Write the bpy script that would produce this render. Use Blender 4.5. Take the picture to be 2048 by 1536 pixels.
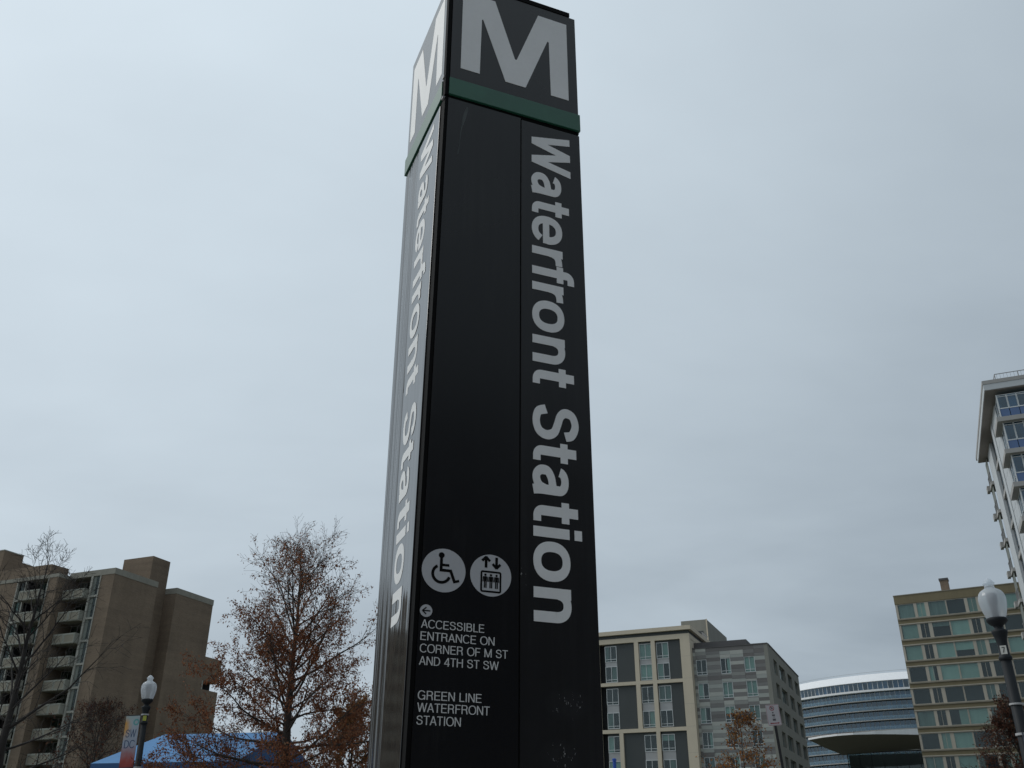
import bpy, bmesh, math, random
import numpy as np
from mathutils import Vector, Matrix

for o in list(bpy.data.objects):
    bpy.data.objects.remove(o)
S = bpy.context.scene
C = S.collection
R = math.radians

# ------------------------------------------------------------------ camera
F_PX, PITCH, ROLL, EYE = 1862.76, 0.463681695, 0.0019282533, 1.6
cam_d = bpy.data.cameras.new('camera')
cam_d.sensor_width = 36.0
cam_d.lens = F_PX / 2048 * 36.0
cam_d.clip_start, cam_d.clip_end = 0.05, 6000
cam = bpy.data.objects.new('camera', cam_d)
C.objects.link(cam)
_f = np.array([0, math.cos(PITCH), math.sin(PITCH)])
_u0 = np.array([0, -math.sin(PITCH), math.cos(PITCH)])
_x0 = np.array([1.0, 0, 0])
_X = _x0 * math.cos(ROLL) + _u0 * math.sin(ROLL)
_U = -_x0 * math.sin(ROLL) + _u0 * math.cos(ROLL)
m = Matrix(((_X[0], _U[0], -_f[0], 0), (_X[1], _U[1], -_f[1], 0), (_X[2], _U[2], -_f[2], EYE), (0, 0, 0, 1)))
cam.matrix_world = m
S.camera = cam

# ------------------------------------------------------------------ world: overcast sky
SUN_AZ, SUN_EL = -75.0, 42.0
w = bpy.data.worlds.new('World')
S.world = w
w.use_nodes = True
nt = w.node_tree
nt.nodes.clear()
def wn(t, **k):
    n = nt.nodes.new(t)
    for a, b in k.items():
        setattr(n, a, b)
    return n
L_ = nt.links.new
def wmath(op, a, b=None, c=None):
    n = wn('ShaderNodeMath', operation=op)
    for i, v in enumerate((a, b, c)):
        if v is None:
            continue
        if isinstance(v, (int, float)):
            n.inputs[i].default_value = v
        else:
            L_(v, n.inputs[i])
    return n.outputs[0]
out = wn('ShaderNodeOutputWorld')
bg = wn('ShaderNodeBackground')
bg.inputs['Strength'].default_value = 0.1
L_(bg.outputs[0], out.inputs[0])
sky = wn('ShaderNodeTexSky', sky_type='NISHITA')
sky.sun_disc = False
sky.sun_elevation = R(SUN_EL)
sky.sun_rotation = R(SUN_AZ)
sky.dust_density = 3.0
tc = wn('ShaderNodeTexCoord')
sep = wn('ShaderNodeSeparateXYZ')
L_(tc.outputs['Generated'], sep.inputs[0])
zc = wmath('MAXIMUM', sep.outputs[2], 0.0)
den = wmath('ADD', zc, 0.22)
px = wmath('DIVIDE', sep.outputs[0], den)
py_ = wmath('DIVIDE', sep.outputs[1], den)
comb = wn('ShaderNodeCombineXYZ')
L_(px, comb.inputs[0]); L_(py_, comb.inputs[1])
vm = wn('ShaderNodeMapping')
vm.inputs['Rotation'].default_value = (0, 0, R(62))
vm.inputs['Scale'].default_value = (0.8, 1.35, 1)
L_(comb.outputs[0], vm.inputs[0])
nz1 = wn('ShaderNodeTexNoise')
nz1.inputs['Scale'].default_value = 0.95
nz1.inputs['Detail'].default_value = 5
nz1.inputs['Roughness'].default_value = 0.5
nz1.inputs['Distortion'].default_value = 0.6
L_(vm.outputs[0], nz1.inputs['Vector'])
nz2 = wn('ShaderNodeTexNoise')
nz2.inputs['Scale'].default_value = 4.5
nz2.inputs['Detail'].default_value = 6
L_(vm.outputs[0], nz2.inputs['Vector'])
sx, sy = math.sin(R(SUN_AZ)), math.cos(R(SUN_AZ))
hs = wmath('ADD', wmath('MULTIPLY', sep.outputs[0], sx), wmath('MULTIPLY', sep.outputs[1], sy))
B = wmath('ADD', wmath('MULTIPLY', zc, 0.31), 0.385)
B = wmath('ADD', B, wmath('MULTIPLY', wmath('POWER', zc, 3.0), 0.12))
B = wmath('ADD', B, wmath('MULTIPLY', hs, 0.22))
B = wmath('ADD', B, wmath('MULTIPLY', wmath('SUBTRACT', nz1.outputs['Fac'], 0.5), 0.30))
B = wmath('ADD', B, wmath('MULTIPLY', wmath('SUBTRACT', nz2.outputs['Fac'], 0.5), 0.07))
B = wmath('MULTIPLY', wmath('MAXIMUM', B, 0.1), 10.0)
cc = wn('ShaderNodeCombineXYZ')
L_(wmath('SUBTRACT', wmath('MULTIPLY', B, 0.90), 0.22), cc.inputs[0]); L_(B, cc.inputs[1]); L_(wmath('ADD', wmath('MULTIPLY', B, 1.05), 0.36), cc.inputs[2])
mix = wn('ShaderNodeMix', data_type='RGBA')
mix.inputs['Factor'].default_value = 0.93
L_(sky.outputs[0], mix.inputs['A']); L_(cc.outputs[0], mix.inputs['B'])
L_(mix.outputs['Result'], bg.inputs['Color'])

sun_d = bpy.data.lights.new('sun', 'SUN')
sun_d.energy = 1.0
sun_d.angle = R(25)
sun_d.color = (1.0, 0.97, 0.92)
sun = bpy.data.objects.new('sun', sun_d)
C.objects.link(sun)
sdir = Vector((math.sin(R(SUN_AZ)) * math.cos(R(SUN_EL)), math.cos(R(SUN_AZ)) * math.cos(R(SUN_EL)), math.sin(R(SUN_EL))))
sun.rotation_euler = sdir.to_track_quat('Z', 'Y').to_euler()
sun.location = sdir * 200

S.render.engine = 'CYCLES'
S.view_settings.view_transform = 'Standard'
S.view_settings.look = 'None'
S.view_settings.exposure = 0.0
S.view_settings.gamma = 1.0
S.view_settings.use_curve_mapping = False

# ------------------------------------------------------------------ pixel -> direction
def ray(x, y):
    d = _X * (x - 1024) / F_PX + _U * (768 - y) / F_PX + _f
    return d / math.hypot(d[0], d[1])
def at(x, y, D):
    d = ray(x, y) * D
    return Vector((d[0], d[1], d[2] + EYE))

# ------------------------------------------------------------------ helpers
def srgb(r, g, b):
    f = lambda c: (c / 255 / 12.92) if c / 255 <= 0.04045 else ((c / 255 + 0.055) / 1.055) ** 2.4
    return (f(r), f(g), f(b))

class NT:
    def __init__(self, name):
        self.m = bpy.data.materials.new(name)
        self.m.use_nodes = True
        self.t = self.m.node_tree
        self.p = self.t.nodes['Principled BSDF']
    def n(self, t, **k):
        x = self.t.nodes.new(t)
        for a, b in k.items():
            setattr(x, a, b)
        return x
    def l(self, a, b):
        self.t.links.new(a, b)
    def math(self, op, a, b=None):
        x = self.n('ShaderNodeMath', operation=op)
        for i, v in enumerate((a, b)):
            if v is None: continue
            if isinstance(v, (int, float)): x.inputs[i].default_value = v
            else: self.l(v, x.inputs[i])
        return x.outputs[0]
    def coord(self, kind='Object', scale=(1, 1, 1)):
        if kind == 'World':
            s = self.n('ShaderNodeNewGeometry').outputs['Position']
        else:
            s = self.n('ShaderNodeTexCoord').outputs[kind]
        mp = self.n('ShaderNodeMapping')
        mp.inputs['Scale'].default_value = scale
        self.l(s, mp.inputs[0])
        return mp.outputs[0]
    def noise(self, vec, scale, detail=4, rough=0.55):
        x = self.n('ShaderNodeTexNoise')
        x.inputs['Scale'].default_value = scale
        x.inputs['Detail'].default_value = detail
        x.inputs['Roughness'].default_value = rough
        self.l(vec, x.inputs['Vector'])
        return x.outputs['Fac']
    def ramp(self, fac, stops):
        x = self.n('ShaderNodeValToRGB')
        e = x.color_ramp.elements
        while len(e) < len(stops): e.new(0.5)
        for i, (pos, col) in enumerate(stops):
            e[i].position = pos
            e[i].color = (*col, 1)
        self.l(fac, x.inputs[0])
        return x.outputs[0]
    def mix(self, fac, a, b, mode='MIX'):
        x = self.n('ShaderNodeMix', data_type='RGBA', blend_type=mode)
        for key, v in (('Factor', fac), ('A', a), ('B', b)):
            if isinstance(v, (int, float)): x.inputs[key].default_value = v
            elif isinstance(v, tuple): x.inputs[key].default_value = (*v, 1)
            else: self.l(v, x.inputs[key])
        return x.outputs['Result']
    def bump(self, h, strength=0.2, dist=0.02):
        b = self.n('ShaderNodeBump')
        b.inputs['Strength'].default_value = strength
        b.inputs['Distance'].default_value = dist
        self.l(h, b.inputs['Height'])
        self.l(b.outputs[0], self.p.inputs['Normal'])

def mat(name, col, rough=0.7, var=0.18, scale=0.6, streak=0.12, metal=0.0, spec=0.5, kind='World', fine=8.0, bump=0.0, rnd=0.0):
    """plain surface with large blotches, vertical weather streaks and fine grain"""
    q = NT(name)
    v = q.coord(kind)
    a = q.noise(v, scale, 5)
    b = q.noise(v, fine, 3)
    vs = q.coord(kind, (1.6, 1.6, 0.12))
    s = q.noise(vs, 1.2, 4)
    f = q.math('ADD', q.math('MULTIPLY', q.math('SUBTRACT', a, 0.5), var * 2), 1.0)
    f = q.math('ADD', f, q.math('MULTIPLY', q.math('SUBTRACT', s, 0.5), streak * 2))
    f = q.math('ADD', f, q.math('MULTIPLY', q.math('SUBTRACT', b, 0.5), var * 0.8))
    if rnd:
        oi = q.n('ShaderNodeObjectInfo').outputs['Random']
        f = q.math('MULTIPLY', f, q.math('ADD', q.math('MULTIPLY', q.math('SUBTRACT', oi, 0.5), rnd), 1.0))
    x = q.n('ShaderNodeVectorMath', operation='SCALE')
    x.inputs[0].default_value = col
    q.l(f, x.inputs['Scale'])
    q.l(x.outputs[0], q.p.inputs['Base Color'])
    q.p.inputs['Roughness'].default_value = rough
    q.p.inputs['Metallic'].default_value = metal
    q.p.inputs['Specular IOR Level'].default_value = spec
    if bump:
        q.bump(b, bump, 0.02)
    return q.m

class MB:
    def __init__(self):
        self.v, self.f = [], []
    def box(self, x0, x1, y0, y1, z0, z1):
        b = len(self.v)
        self.v += [(x0, y0, z0), (x1, y0, z0), (x1, y1, z0), (x0, y1, z0), (x0, y0, z1), (x1, y0, z1), (x1, y1, z1), (x0, y1, z1)]
        self.f += [(b, b + 3, b + 2, b + 1), (b + 4, b + 5, b + 6, b + 7), (b, b + 1, b + 5, b + 4), (b + 1, b + 2, b + 6, b + 5), (b + 2, b + 3, b + 7, b + 6), (b + 3, b, b + 4, b + 7)]
        return self
    def prism(self, pts, z0, z1):
        """vertical prism over a counter-clockwise plan outline"""
        b, n = len(self.v), len(pts)
        self.v += [(p[0], p[1], z0) for p in pts] + [(p[0], p[1], z1) for p in pts]
        self.f.append(tuple(b + i for i in reversed(range(n))))
        self.f.append(tuple(b + n + i for i in range(n)))
        for i in range(n):
            j = (i + 1) % n
            self.f.append((b + i, b + j, b + n + j, b + n + i))
        return self
    def extr(self, pts, d):
        """polygon in 3-D pushed along d"""
        b, n = len(self.v), len(pts)
        self.v += [tuple(p) for p in pts] + [(p[0] + d[0], p[1] + d[1], p[2] + d[2]) for p in pts]
        self.f.append(tuple(b + i for i in range(n)))
        self.f.append(tuple(b + n + i for i in reversed(range(n))))
        for i in range(n):
            j = (i + 1) % n
            self.f.append((b + j, b + i, b + n + i, b + n + j))
        return self
    def lathe(self, prof, seg=32, o=(0, 0, 0), flute=0.0, nf=0, caps=True):
        b = len(self.v)
        for r, z in prof:
            for k in range(seg):
                a = 2 * math.pi * k / seg
                rr = r * (1 - flute * (0.5 + 0.5 * math.cos(nf * a))) if nf else r
                self.v.append((o[0] + rr * math.cos(a), o[1] + rr * math.sin(a), o[2] + z))
        for i in range(len(prof) - 1):
            for k in range(seg):
                k2 = (k + 1) % seg
                self.f.append((b + i * seg + k, b + i * seg + k2, b + (i + 1) * seg + k2, b + (i + 1) * seg + k))
        if caps:
            self.f.append(tuple(b + k for k in reversed(range(seg))))
            t = b + (len(prof) - 1) * seg
            self.f.append(tuple(t + k for k in range(seg)))
        return self
    def tube(self, pts, rad, sides=5):
        b = len(self.v)
        n = len(pts)
        P = [Vector(p) for p in pts]
        ref = None
        for i in range(n):
            t = (P[min(i + 1, n - 1)] - P[max(i - 1, 0)]).normalized()
            if ref is None:
                ref = Vector((0, 0, 1)) if abs(t.z) < 0.9 else Vector((1, 0, 0))
            s = t.cross(ref)
            if s.length < 1e-4: s = t.cross(Vector((0.3, 1, 0.2)))
            s.normalize()
            u = t.cross(s)
            r = rad[i] if hasattr(rad, '__len__') else rad
            for k in range(sides):
                a = 2 * math.pi * k / sides
                q = P[i] + s * (r * math.cos(a)) + u * (r * math.sin(a))
                self.v.append((q.x, q.y, q.z))
        for i in range(n - 1):
            for k in range(sides):
                k2 = (k + 1) % sides
                self.f.append((b + i * sides + k, b + (i + 1) * sides + k, b + (i + 1) * sides + k2, b + i * sides + k2))
        self.f.append(tuple(b + k for k in range(sides)))
        self.f.append(tuple(b + (n - 1) * sides + k for k in reversed(range(sides))))
        return self
    def build(self, name, m_, parent=None, smooth=False, warp=None, bevel=0.0):
        me = bpy.data.meshes.new(name)
        v = [warp(*p) for p in self.v] if warp else self.v
        me.from_pydata(v, [], self.f)
        me.validate()
        me.update()
        if m_: me.materials.append(m_)
        if smooth:
            me.shade_smooth()
        o = bpy.data.objects.new(name, me)
        C.objects.link(o)
        if parent: o.parent = parent
        if bevel:
            bv = o.modifiers.new('bevel', 'BEVEL')
            bv.width = bevel
            bv.segments = 2
        return o

_cache = {}
def bx(parent, name, x0, x1, y0, y1, z0, z1, m_):
    """box part; boxes of one size and material share their mesh"""
    key = (round(x1 - x0, 3), round(y1 - y0, 3), round(z1 - z0, 3), m_.name, name)
    me = _cache.get(key)
    if me is None:
        a, b, c = (x1 - x0) / 2, (y1 - y0) / 2, (z1 - z0) / 2
        q = MB().box(-a, a, -b, b, -c, c)
        me = bpy.data.meshes.new(name)
        me.from_pydata(q.v, [], q.f)
        me.materials.append(m_)
        _cache[key] = me
    o = bpy.data.objects.new(name, me)
    o.location = ((x0 + x1) / 2, (y0 + y1) / 2, (z0 + z1) / 2)
    C.objects.link(o)
    put(o, parent)
    return o
def put(o, parent):
    """parent o; o.location is given in the top thing's frame"""
    if parent is None: return
    o.parent = parent
    if parent.parent is not None:
        o.location = o.location - parent.location
def thing(name, label, cat, loc=(0, 0, 0), rz=0.0, group=None):
    o = bpy.data.objects.new(name, None)
    o.empty_display_size = 0.3
    C.objects.link(o)
    o.location = loc
    o.rotation_euler = (0, 0, rz)
    o['label'] = label
    o['category'] = cat
    if group: o['group'] = group
    return o
def struct(name, q, m_):
    o = q.build(name, m_)
    o['kind'] = 'structure'
    return o
def frame(name, label, cat, px, py, D, azim):
    p = at(px, py, D)
    return thing(name, label, cat, (p.x, p.y, 0), R(90 - azim))

def _cat(pts, n=7):
    """Catmull-Rom through pts"""
    P = [pts[0]] + list(pts) + [pts[-1]]
    out_ = []
    for i in range(1, len(P) - 2):
        p0, p1_, p2_, p3_ = P[i - 1], P[i], P[i + 1], P[i + 2]
        for k in range(n):
            t = k / n
            out_.append(tuple(0.5 * (2 * p1_[a] + (p2_[a] - p0[a]) * t + (2 * p0[a] - 5 * p1_[a] + 4 * p2_[a] - p3_[a]) * t * t + (3 * p1_[a] - p0[a] - 3 * p2_[a] + p3_[a]) * t ** 3) for a in (0, 1)))
    out_.append(tuple(pts[-1]))
    return out_
def _arc(cx, cy, rx, ry, a0, a1, n=None):
    n = n or max(6, int(abs(a1 - a0) / 9))
    r = []
    for i in range(n + 1):
        a = R(a0 + (a1 - a0) * i / n)
        c_, s_ = math.cos(a), math.sin(a)
        k = (abs(c_) ** 2.25 + abs(s_) ** 2.25) ** (-1 / 2.25)
        r.append((cx + rx * c_ * k, cy + ry * s_ * k))
    return r
def glyphs(bold):
    """strokes per letter in units of the capital height: ('r', centre line) or ('d', x0, y0, x1, y1) cut level"""
    if bold:
        wv, wh = 0.205, 0.165
        h = wh / 2
        G = {
         'W': (1.14, [('d', 0.10, 1, 0.305, 0), ('d', 0.305, 0, 0.57, 1), ('d', 0.57, 1, 0.835, 0), ('d', 0.835, 0, 1.04, 1)]),
         'a': (0.75, [('r', _arc(0.345, 0.535, 0.19, 0.135, 168, 0) + [(0.535, 0.40), (0.535, 0.18), (0.540, 0.09), (0.555, 0.0)]), ('r', _cat([(0.535, 0.425), (0.42, 0.405), (0.27, 0.375), (0.155, 0.295), (0.15, 0.16), (0.24, 0.075), (0.36, 0.075), (0.47, 0.135), (0.53, 0.25)]))]),
         't': (0.46, [('r', [(0.205, 0.93), (0.205, 0.24)] + _arc(0.325, 0.20, 0.12, 0.12, 180, 262) + [(0.42, 0.08)]), ('r', [(0.01, 0.665), (0.42, 0.665)])]),
         'e': (0.79, [('r', _arc(0.375, 0.37, 0.27, 0.295, 0, 328)), ('r', [(0.16, 0.345), (0.735, 0.345)])]),
         'r': (0.47, [('r', [(0.16, 0), (0.16, 0.74)]), ('r', _arc(0.40, 0.40, 0.235, 0.245, 178, 92) + [(0.465, 0.648)])]),
         'f': (0.44, [('r', [(0.43, 0.925), (0.36, 0.925)] + _arc(0.335, 0.80, 0.13, 0.125, 96, 180) + [(0.205, 0)]), ('r', [(0.01, 0.665), (0.42, 0.665)])]),
         'o': (0.81, [('r', _arc(0.385, 0.37, 0.275, 0.295, 0, 360))]),
         'n': (0.75, [('r', [(0.16, 0), (0.16, 0.74)]), ('r', [(0.585, 0), (0.585, 0.44)] + _arc(0.375, 0.435, 0.21, 0.23, 0, 165))]),
         'S': (0.80, [('r', _cat([(0.655, 0.70), (0.60, 0.845), (0.40, 0.925), (0.20, 0.865), (0.145, 0.715), (0.235, 0.60), (0.42, 0.535), (0.595, 0.455), (0.665, 0.295), (0.59, 0.135), (0.40, 0.072), (0.19, 0.12), (0.115, 0.29)]))]),
         'i': (0.32, [('r', [(0.16, 0), (0.16, 0.74)]), ('r', [(0.16, 0.845), (0.16, 1.0)])]),
         ' ': (0.38, []),
        }
    else:
        wv, wh = 0.115, 0.10
        G = {
         'A': (0.74, [('d', 0.065, 0, 0.37, 1), ('d', 0.675, 0, 0.37, 1), ('r', [(0.19, 0.33), (0.55, 0.33)])]),
         'B': (0.76, [('r', [(0.12, 0), (0.12, 1)]), ('r', [(0.12, 0.95), (0.40, 0.95)] + _arc(0.40, 0.745, 0.19, 0.205, 90, -90) + [(0.12, 0.54)]), ('r', [(0.12, 0.53), (0.42, 0.53)] + _arc(0.42, 0.29, 0.22, 0.24, 90, -90) + [(0.12, 0.05)])]),
         'C': (0.80, [('r', _arc(0.42, 0.5, 0.34, 0.465, 38, 322))]),
         'D': (0.80, [('r', [(0.12, 0), (0.12, 1)]), ('r', [(0.12, 0.95), (0.33, 0.95)] + _arc(0.33, 0.5, 0.35, 0.45, 90, -90) + [(0.12, 0.05)])]),
         'E': (0.72, [('r', [(0.12, 0), (0.12, 1)]), ('r', [(0.12, 0.95), (0.65, 0.95)]), ('r', [(0.12, 0.52), (0.61, 0.52)]), ('r', [(0.12, 0.05), (0.66, 0.05)])]),
         'F': (0.66, [('r', [(0.12, 0), (0.12, 1)]), ('r', [(0.12, 0.95), (0.62, 0.95)]), ('r', [(0.12, 0.51), (0.56, 0.51)])]),
         'G': (0.86, [('r', _arc(0.42, 0.5, 0.34, 0.465, 36, 330)), ('r', [(0.47, 0.47), (0.78, 0.47)]), ('r', [(0.73, 0.47), (0.73, 0)])]),
         'H': (0.80, [('r', [(0.12, 0), (0.12, 1)]), ('r', [(0.68, 0), (0.68, 1)]), ('r', [(0.12, 0.53), (0.68, 0.53)])]),
         'I': (0.30, [('r', [(0.15, 0), (0.15, 1)])]),
         'L': (0.62, [('r', [(0.12, 0), (0.12, 1)]), ('r', [(0.12, 0.05), (0.58, 0.05)])]),
         'M': (0.94, [('r', [(0.12, 0), (0.12, 1)]), ('r', [(0.82, 0), (0.82, 1)]), ('d', 0.125, 1, 0.47, 0), ('d', 0.815, 1, 0.47, 0)]),
         'N': (0.80, [('r', [(0.12, 0), (0.12, 1)]), ('r', [(0.68, 0), (0.68, 1)]), ('d', 0.13, 1, 0.67, 0)]),
         'O': (0.87, [('r', _arc(0.435, 0.5, 0.355, 0.465, 0, 360))]),
         'P': (0.70, [('r', [(0.12, 0), (0.12, 1)]), ('r', [(0.12, 0.95), (0.38, 0.95)] + _arc(0.38, 0.72, 0.22, 0.23, 90, -90) + [(0.12, 0.49)])]),
         'R': (0.79, [('r', [(0.12, 0), (0.12, 1)]), ('r', [(0.12, 0.95), (0.43, 0.95)] + _arc(0.43, 0.725, 0.21, 0.225, 90, -90) + [(0.12, 0.50)]), ('r', _cat([(0.46, 0.50), (0.58, 0.42), (0.62, 0.22), (0.66, 0.0)]))]),
         'S': (0.76, [('r', _cat([(0.62, 0.71), (0.55, 0.89), (0.37, 0.95), (0.18, 0.89), (0.12, 0.74), (0.20, 0.60), (0.38, 0.535), (0.57, 0.46), (0.645, 0.29), (0.56, 0.11), (0.37, 0.05), (0.17, 0.11), (0.095, 0.30)]))]),
         'T': (0.68, [('r', [(0.03, 0.95), (0.65, 0.95)]), ('r', [(0.34, 0), (0.34, 1)])]),
         'W': (1.04, [('d', 0.06, 1, 0.28, 0), ('d', 0.28, 0, 0.52, 1), ('d', 0.52, 1, 0.76, 0), ('d', 0.76, 0, 0.98, 1)]),
         '4': (0.66, [('r', [(0.47, 0), (0.47, 1)]), ('d', 0.08, 0.30, 0.46, 1), ('r', [(0.03, 0.27), (0.62, 0.27)])]),
         '7': (0.62, [('r', [(0.03, 0.95), (0.60, 0.95)]), ('d', 0.22, 0, 0.54, 0.93)]),
         ' ': (0.36, []),
        }
    return G, wv, wh
def text_obj(name, s, m_, parent, origin, ux, uy, width, height, bold=False, warp=None, depth=0.0012, weight=1.0, single=False):
    """raised lettering built stroke by stroke, fitted to width along ux and capital height along uy"""
    G, wv, wh = glyphs(bold)
    wv *= weight; wh *= weight
    polys, x, own = [], 0.0, []
    for ci, ch in enumerate(s):
        adv, strokes = G[ch]
        for st_ in strokes:
            if st_[0] == 'd':
                _, x0, y0, x1, y1 = st_
                L = math.hypot(x1 - x0, y1 - y0)
                hw = wv * 0.96 / 2 * L / abs(y1 - y0)
                polys.append([[(x + x0 - hw, y0), (x + x0 + hw, y0), (x + x1 + hw, y1), (x + x1 - hw, y1)]])
            else:
                P = st_[1]
                n = len(P)
                closed = n > 3 and math.hypot(P[0][0] - P[-1][0], P[0][1] - P[-1][1]) < 1e-6
                Lq, Rq = [], []
                for i in range(n):
                    a = P[i - 1] if i > 0 else (P[-2] if closed else P[0])
                    b = P[i + 1] if i < n - 1 else (P[1] if closed else P[-1])
                    tx, ty = b[0] - a[0], b[1] - a[1]
                    l = math.hypot(tx, ty) or 1
                    tx, ty = tx / l, ty / l
                    hw = 0.5 * math.sqrt((wh * tx) ** 2 + (wv * ty) ** 2)
                    Lq.append((x + P[i][0] - ty * hw, P[i][1] + tx * hw)); Rq.append((x + P[i][0] + ty * hw, P[i][1] - tx * hw))
                polys.append([[Lq[i], Lq[i + 1], Rq[i + 1], Rq[i]] for i in range(n - 1)])
            own.append(ci)
        x += adv
    allp = [p for st_ in polys for q_ in st_ for p in q_]
    x0, x1 = min(p[0] for p in allp), max(p[0] for p in allp)
    ux, uy, og = Vector(ux), Vector(uy), Vector(origin)
    nrm = ux.cross(uy).normalized()
    q = MB()
    W = warp or (lambda *p: p)
    last = None
    for k, st_ in enumerate(polys):
        if single and last is not None and own[k] != last:
            q.build(name, m_, parent)
            q = MB()
        last = own[k]
        dz = depth + 2.5e-5 * (k % 6)
        for quad in st_:
            a = sum(quad[i][0] * quad[(i + 1) % 4][1] - quad[(i + 1) % 4][0] * quad[i][1] for i in range(4))
            if a < 0: quad = quad[::-1]
            bs = [og + ux * ((p[0] - x0) / (x1 - x0) * width) + uy * (p[1] * height) for p in quad]
            b = len(q.v)
            q.v += [W(*(p + nrm * dz)) for p in bs] + [W(*p) for p in bs]
            q.f.append((b, b + 1, b + 2, b + 3))
            for i in range(4):
                j = (i + 1) % 4
                q.f.append((b + 4 + i, b + 4 + j, b + j, b + i))
    return q.build(name, m_, parent)
def flat_poly(name, polys, m_, parent, to3, nrm, depth=0.0012, warp=None):
    """2-D polygons (each simple) laid on a face and given a thickness"""
    q = MB()
    for pl in polys:
        q.extr([to3(*p) for p in pl], tuple(c * depth for c in nrm))
    return q.build(name, m_, parent, warp=warp)
def disc(cx, cy, r, n=48, a0=0, a1=360):
    return [(cx + r * math.cos(R(a0 + (a1 - a0) * i / n)), cy + r * math.sin(R(a0 + (a1 - a0) * i / n))) for i in range(n + (0 if a1 - a0 >= 360 else 1))]
def ring(cx, cy, r0, r1, a0, a1, n=40):
    """quads of a ring sector"""
    out_ = []
    for i in range(n):
        t0, t1 = R(a0 + (a1 - a0) * i / n), R(a0 + (a1 - a0) * (i + 1) / n)
        out_.append([(cx + r0 * math.cos(t0), cy + r0 * math.sin(t0)), (cx + r1 * math.cos(t0), cy + r1 * math.sin(t0)), (cx + r1 * math.cos(t1), cy + r1 * math.sin(t1)), (cx + r0 * math.cos(t1), cy + r0 * math.sin(t1))])
    return out_
def bar(x0, y0, x1, y1, w_):
    dx, dy = x1 - x0, y1 - y0
    l = math.hypot(dx, dy)
    nx, ny = -dy / l * w_ / 2, dx / l * w_ / 2
    return [(x0 - nx, y0 - ny), (x1 - nx, y1 - ny), (x1 + nx, y1 + ny), (x0 + nx, y0 + ny)]

# ------------------------------------------------------------------ materials
M = {}
M['asphalt'] = mat('asphalt', (0.05, 0.05, 0.052), 0.9, 0.25, 0.8, 0, bump=0.3)
M['paving'] = mat('paving', (0.24, 0.225, 0.21), 0.85, 0.2, 0.7, 0, bump=0.2)
M['grass'] = mat('grass', (0.12, 0.125, 0.085), 0.95, 0.3, 0.5, 0)
M['kerb'] = mat('kerb', (0.3, 0.3, 0.29), 0.85, 0.15)
M['white_line'] = mat('white_line', (0.7, 0.7, 0.68), 0.8, 0.2)
M['cream'] = mat('cream_panel', (0.61, 0.53, 0.41), 0.8, 0.07, 0.4, 0.06)
M['charcoal'] = mat('charcoal_panel', (0.055, 0.062, 0.062), 0.6, 0.1, 0.5, 0.06)
M['pale_panel'] = mat('pale_panel', (0.40, 0.40, 0.40), 0.6, 0.06)
M['frame_white'] = mat('white_frame', (0.62, 0.64, 0.64), 0.5, 0.05)
for i, g in enumerate([(0.36, 0.375, 0.35), (0.27, 0.27, 0.255), (0.165, 0.155, 0.15), (0.43, 0.435, 0.40), (0.20, 0.195, 0.19)]):
    M['grey%d' % i] = mat('grey_cladding_%d' % i, g, 0.75, 0.06, 0.6, 0.05)
M['grey_side'] = mat('grey_concrete', (0.25, 0.245, 0.215), 0.85, 0.14, 0.35, 0.14)
M['dark_roof'] = mat('dark_coping', (0.10, 0.095, 0.095), 0.7)
M['olive'] = mat('olive_spandrel', (0.20, 0.165, 0.095), 0.75, 0.12, 0.5, 0.14)
M['tan'] = mat('tan_concrete', (0.26, 0.235, 0.185), 0.85, 0.15, 0.6, 0.14)
M['tan_frame'] = mat('tan_frame', (0.46, 0.42, 0.35), 0.7, 0.1)
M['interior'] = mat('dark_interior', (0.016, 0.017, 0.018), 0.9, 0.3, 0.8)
M['blind'] = mat('window_blind', (0.45, 0.53, 0.50), 0.85, 0.05, 0.5, 0.12, rnd=0.45)
M['curtain'] = mat('window_curtain', (0.22, 0.25, 0.245), 0.9, 0.08, 1.5, 0.55, rnd=0.6)
M['conc'] = mat('balcony_concrete', (0.33, 0.33, 0.285), 0.85, 0.22, 0.8, 0.18)
M['conc_dark'] = mat('parapet_concrete', (0.27, 0.255, 0.215), 0.85, 0.2, 0.5, 0.18)
M['white_trim'] = mat('white_trim', (0.34, 0.33, 0.29), 0.7, 0.12)
M['green_grey'] = mat('green_grey_panel', (0.17, 0.185, 0.165), 0.7, 0.1)
M['white_clad'] = mat('white_cladding', (0.50, 0.52, 0.53), 0.55, 0.05, 0.5, 0.04)
M['soffit'] = mat('soffit_grey', (0.28, 0.25, 0.235), 0.8, 0.06)
M['slab_grey'] = mat('slab_grey', (0.36, 0.35, 0.335), 0.8, 0.08)
M['roof_white'] = mat('roof_white', (0.80, 0.80, 0.80), 0.5, 0.03)
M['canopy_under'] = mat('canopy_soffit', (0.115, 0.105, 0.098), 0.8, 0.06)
M['metal_grey'] = mat('metal_grey', (0.28, 0.28, 0.28), 0.5, 0.05)
M['bark'] = mat('bark', (0.055, 0.045, 0.038), 0.95, 0.3, 3.0, 0.1)
M['bark_dark'] = mat('bark_dark', (0.030, 0.026, 0.023), 0.95, 0.3, 3.0, 0.1)
M['iron'] = mat('black_iron', (0.012, 0.015, 0.018), 0.6, 0.15, 4.0, 0, spec=0.3, kind='Object')
M['tent'] = mat('blue_tent', (0.022, 0.165, 0.38), 0.55, 0.10, 1.2, 0.12, fine=3.0, bump=0.6)
M['blue_paint'] = mat('blue_paint', (0.03, 0.10, 0.42), 0.5, 0.1)

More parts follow.
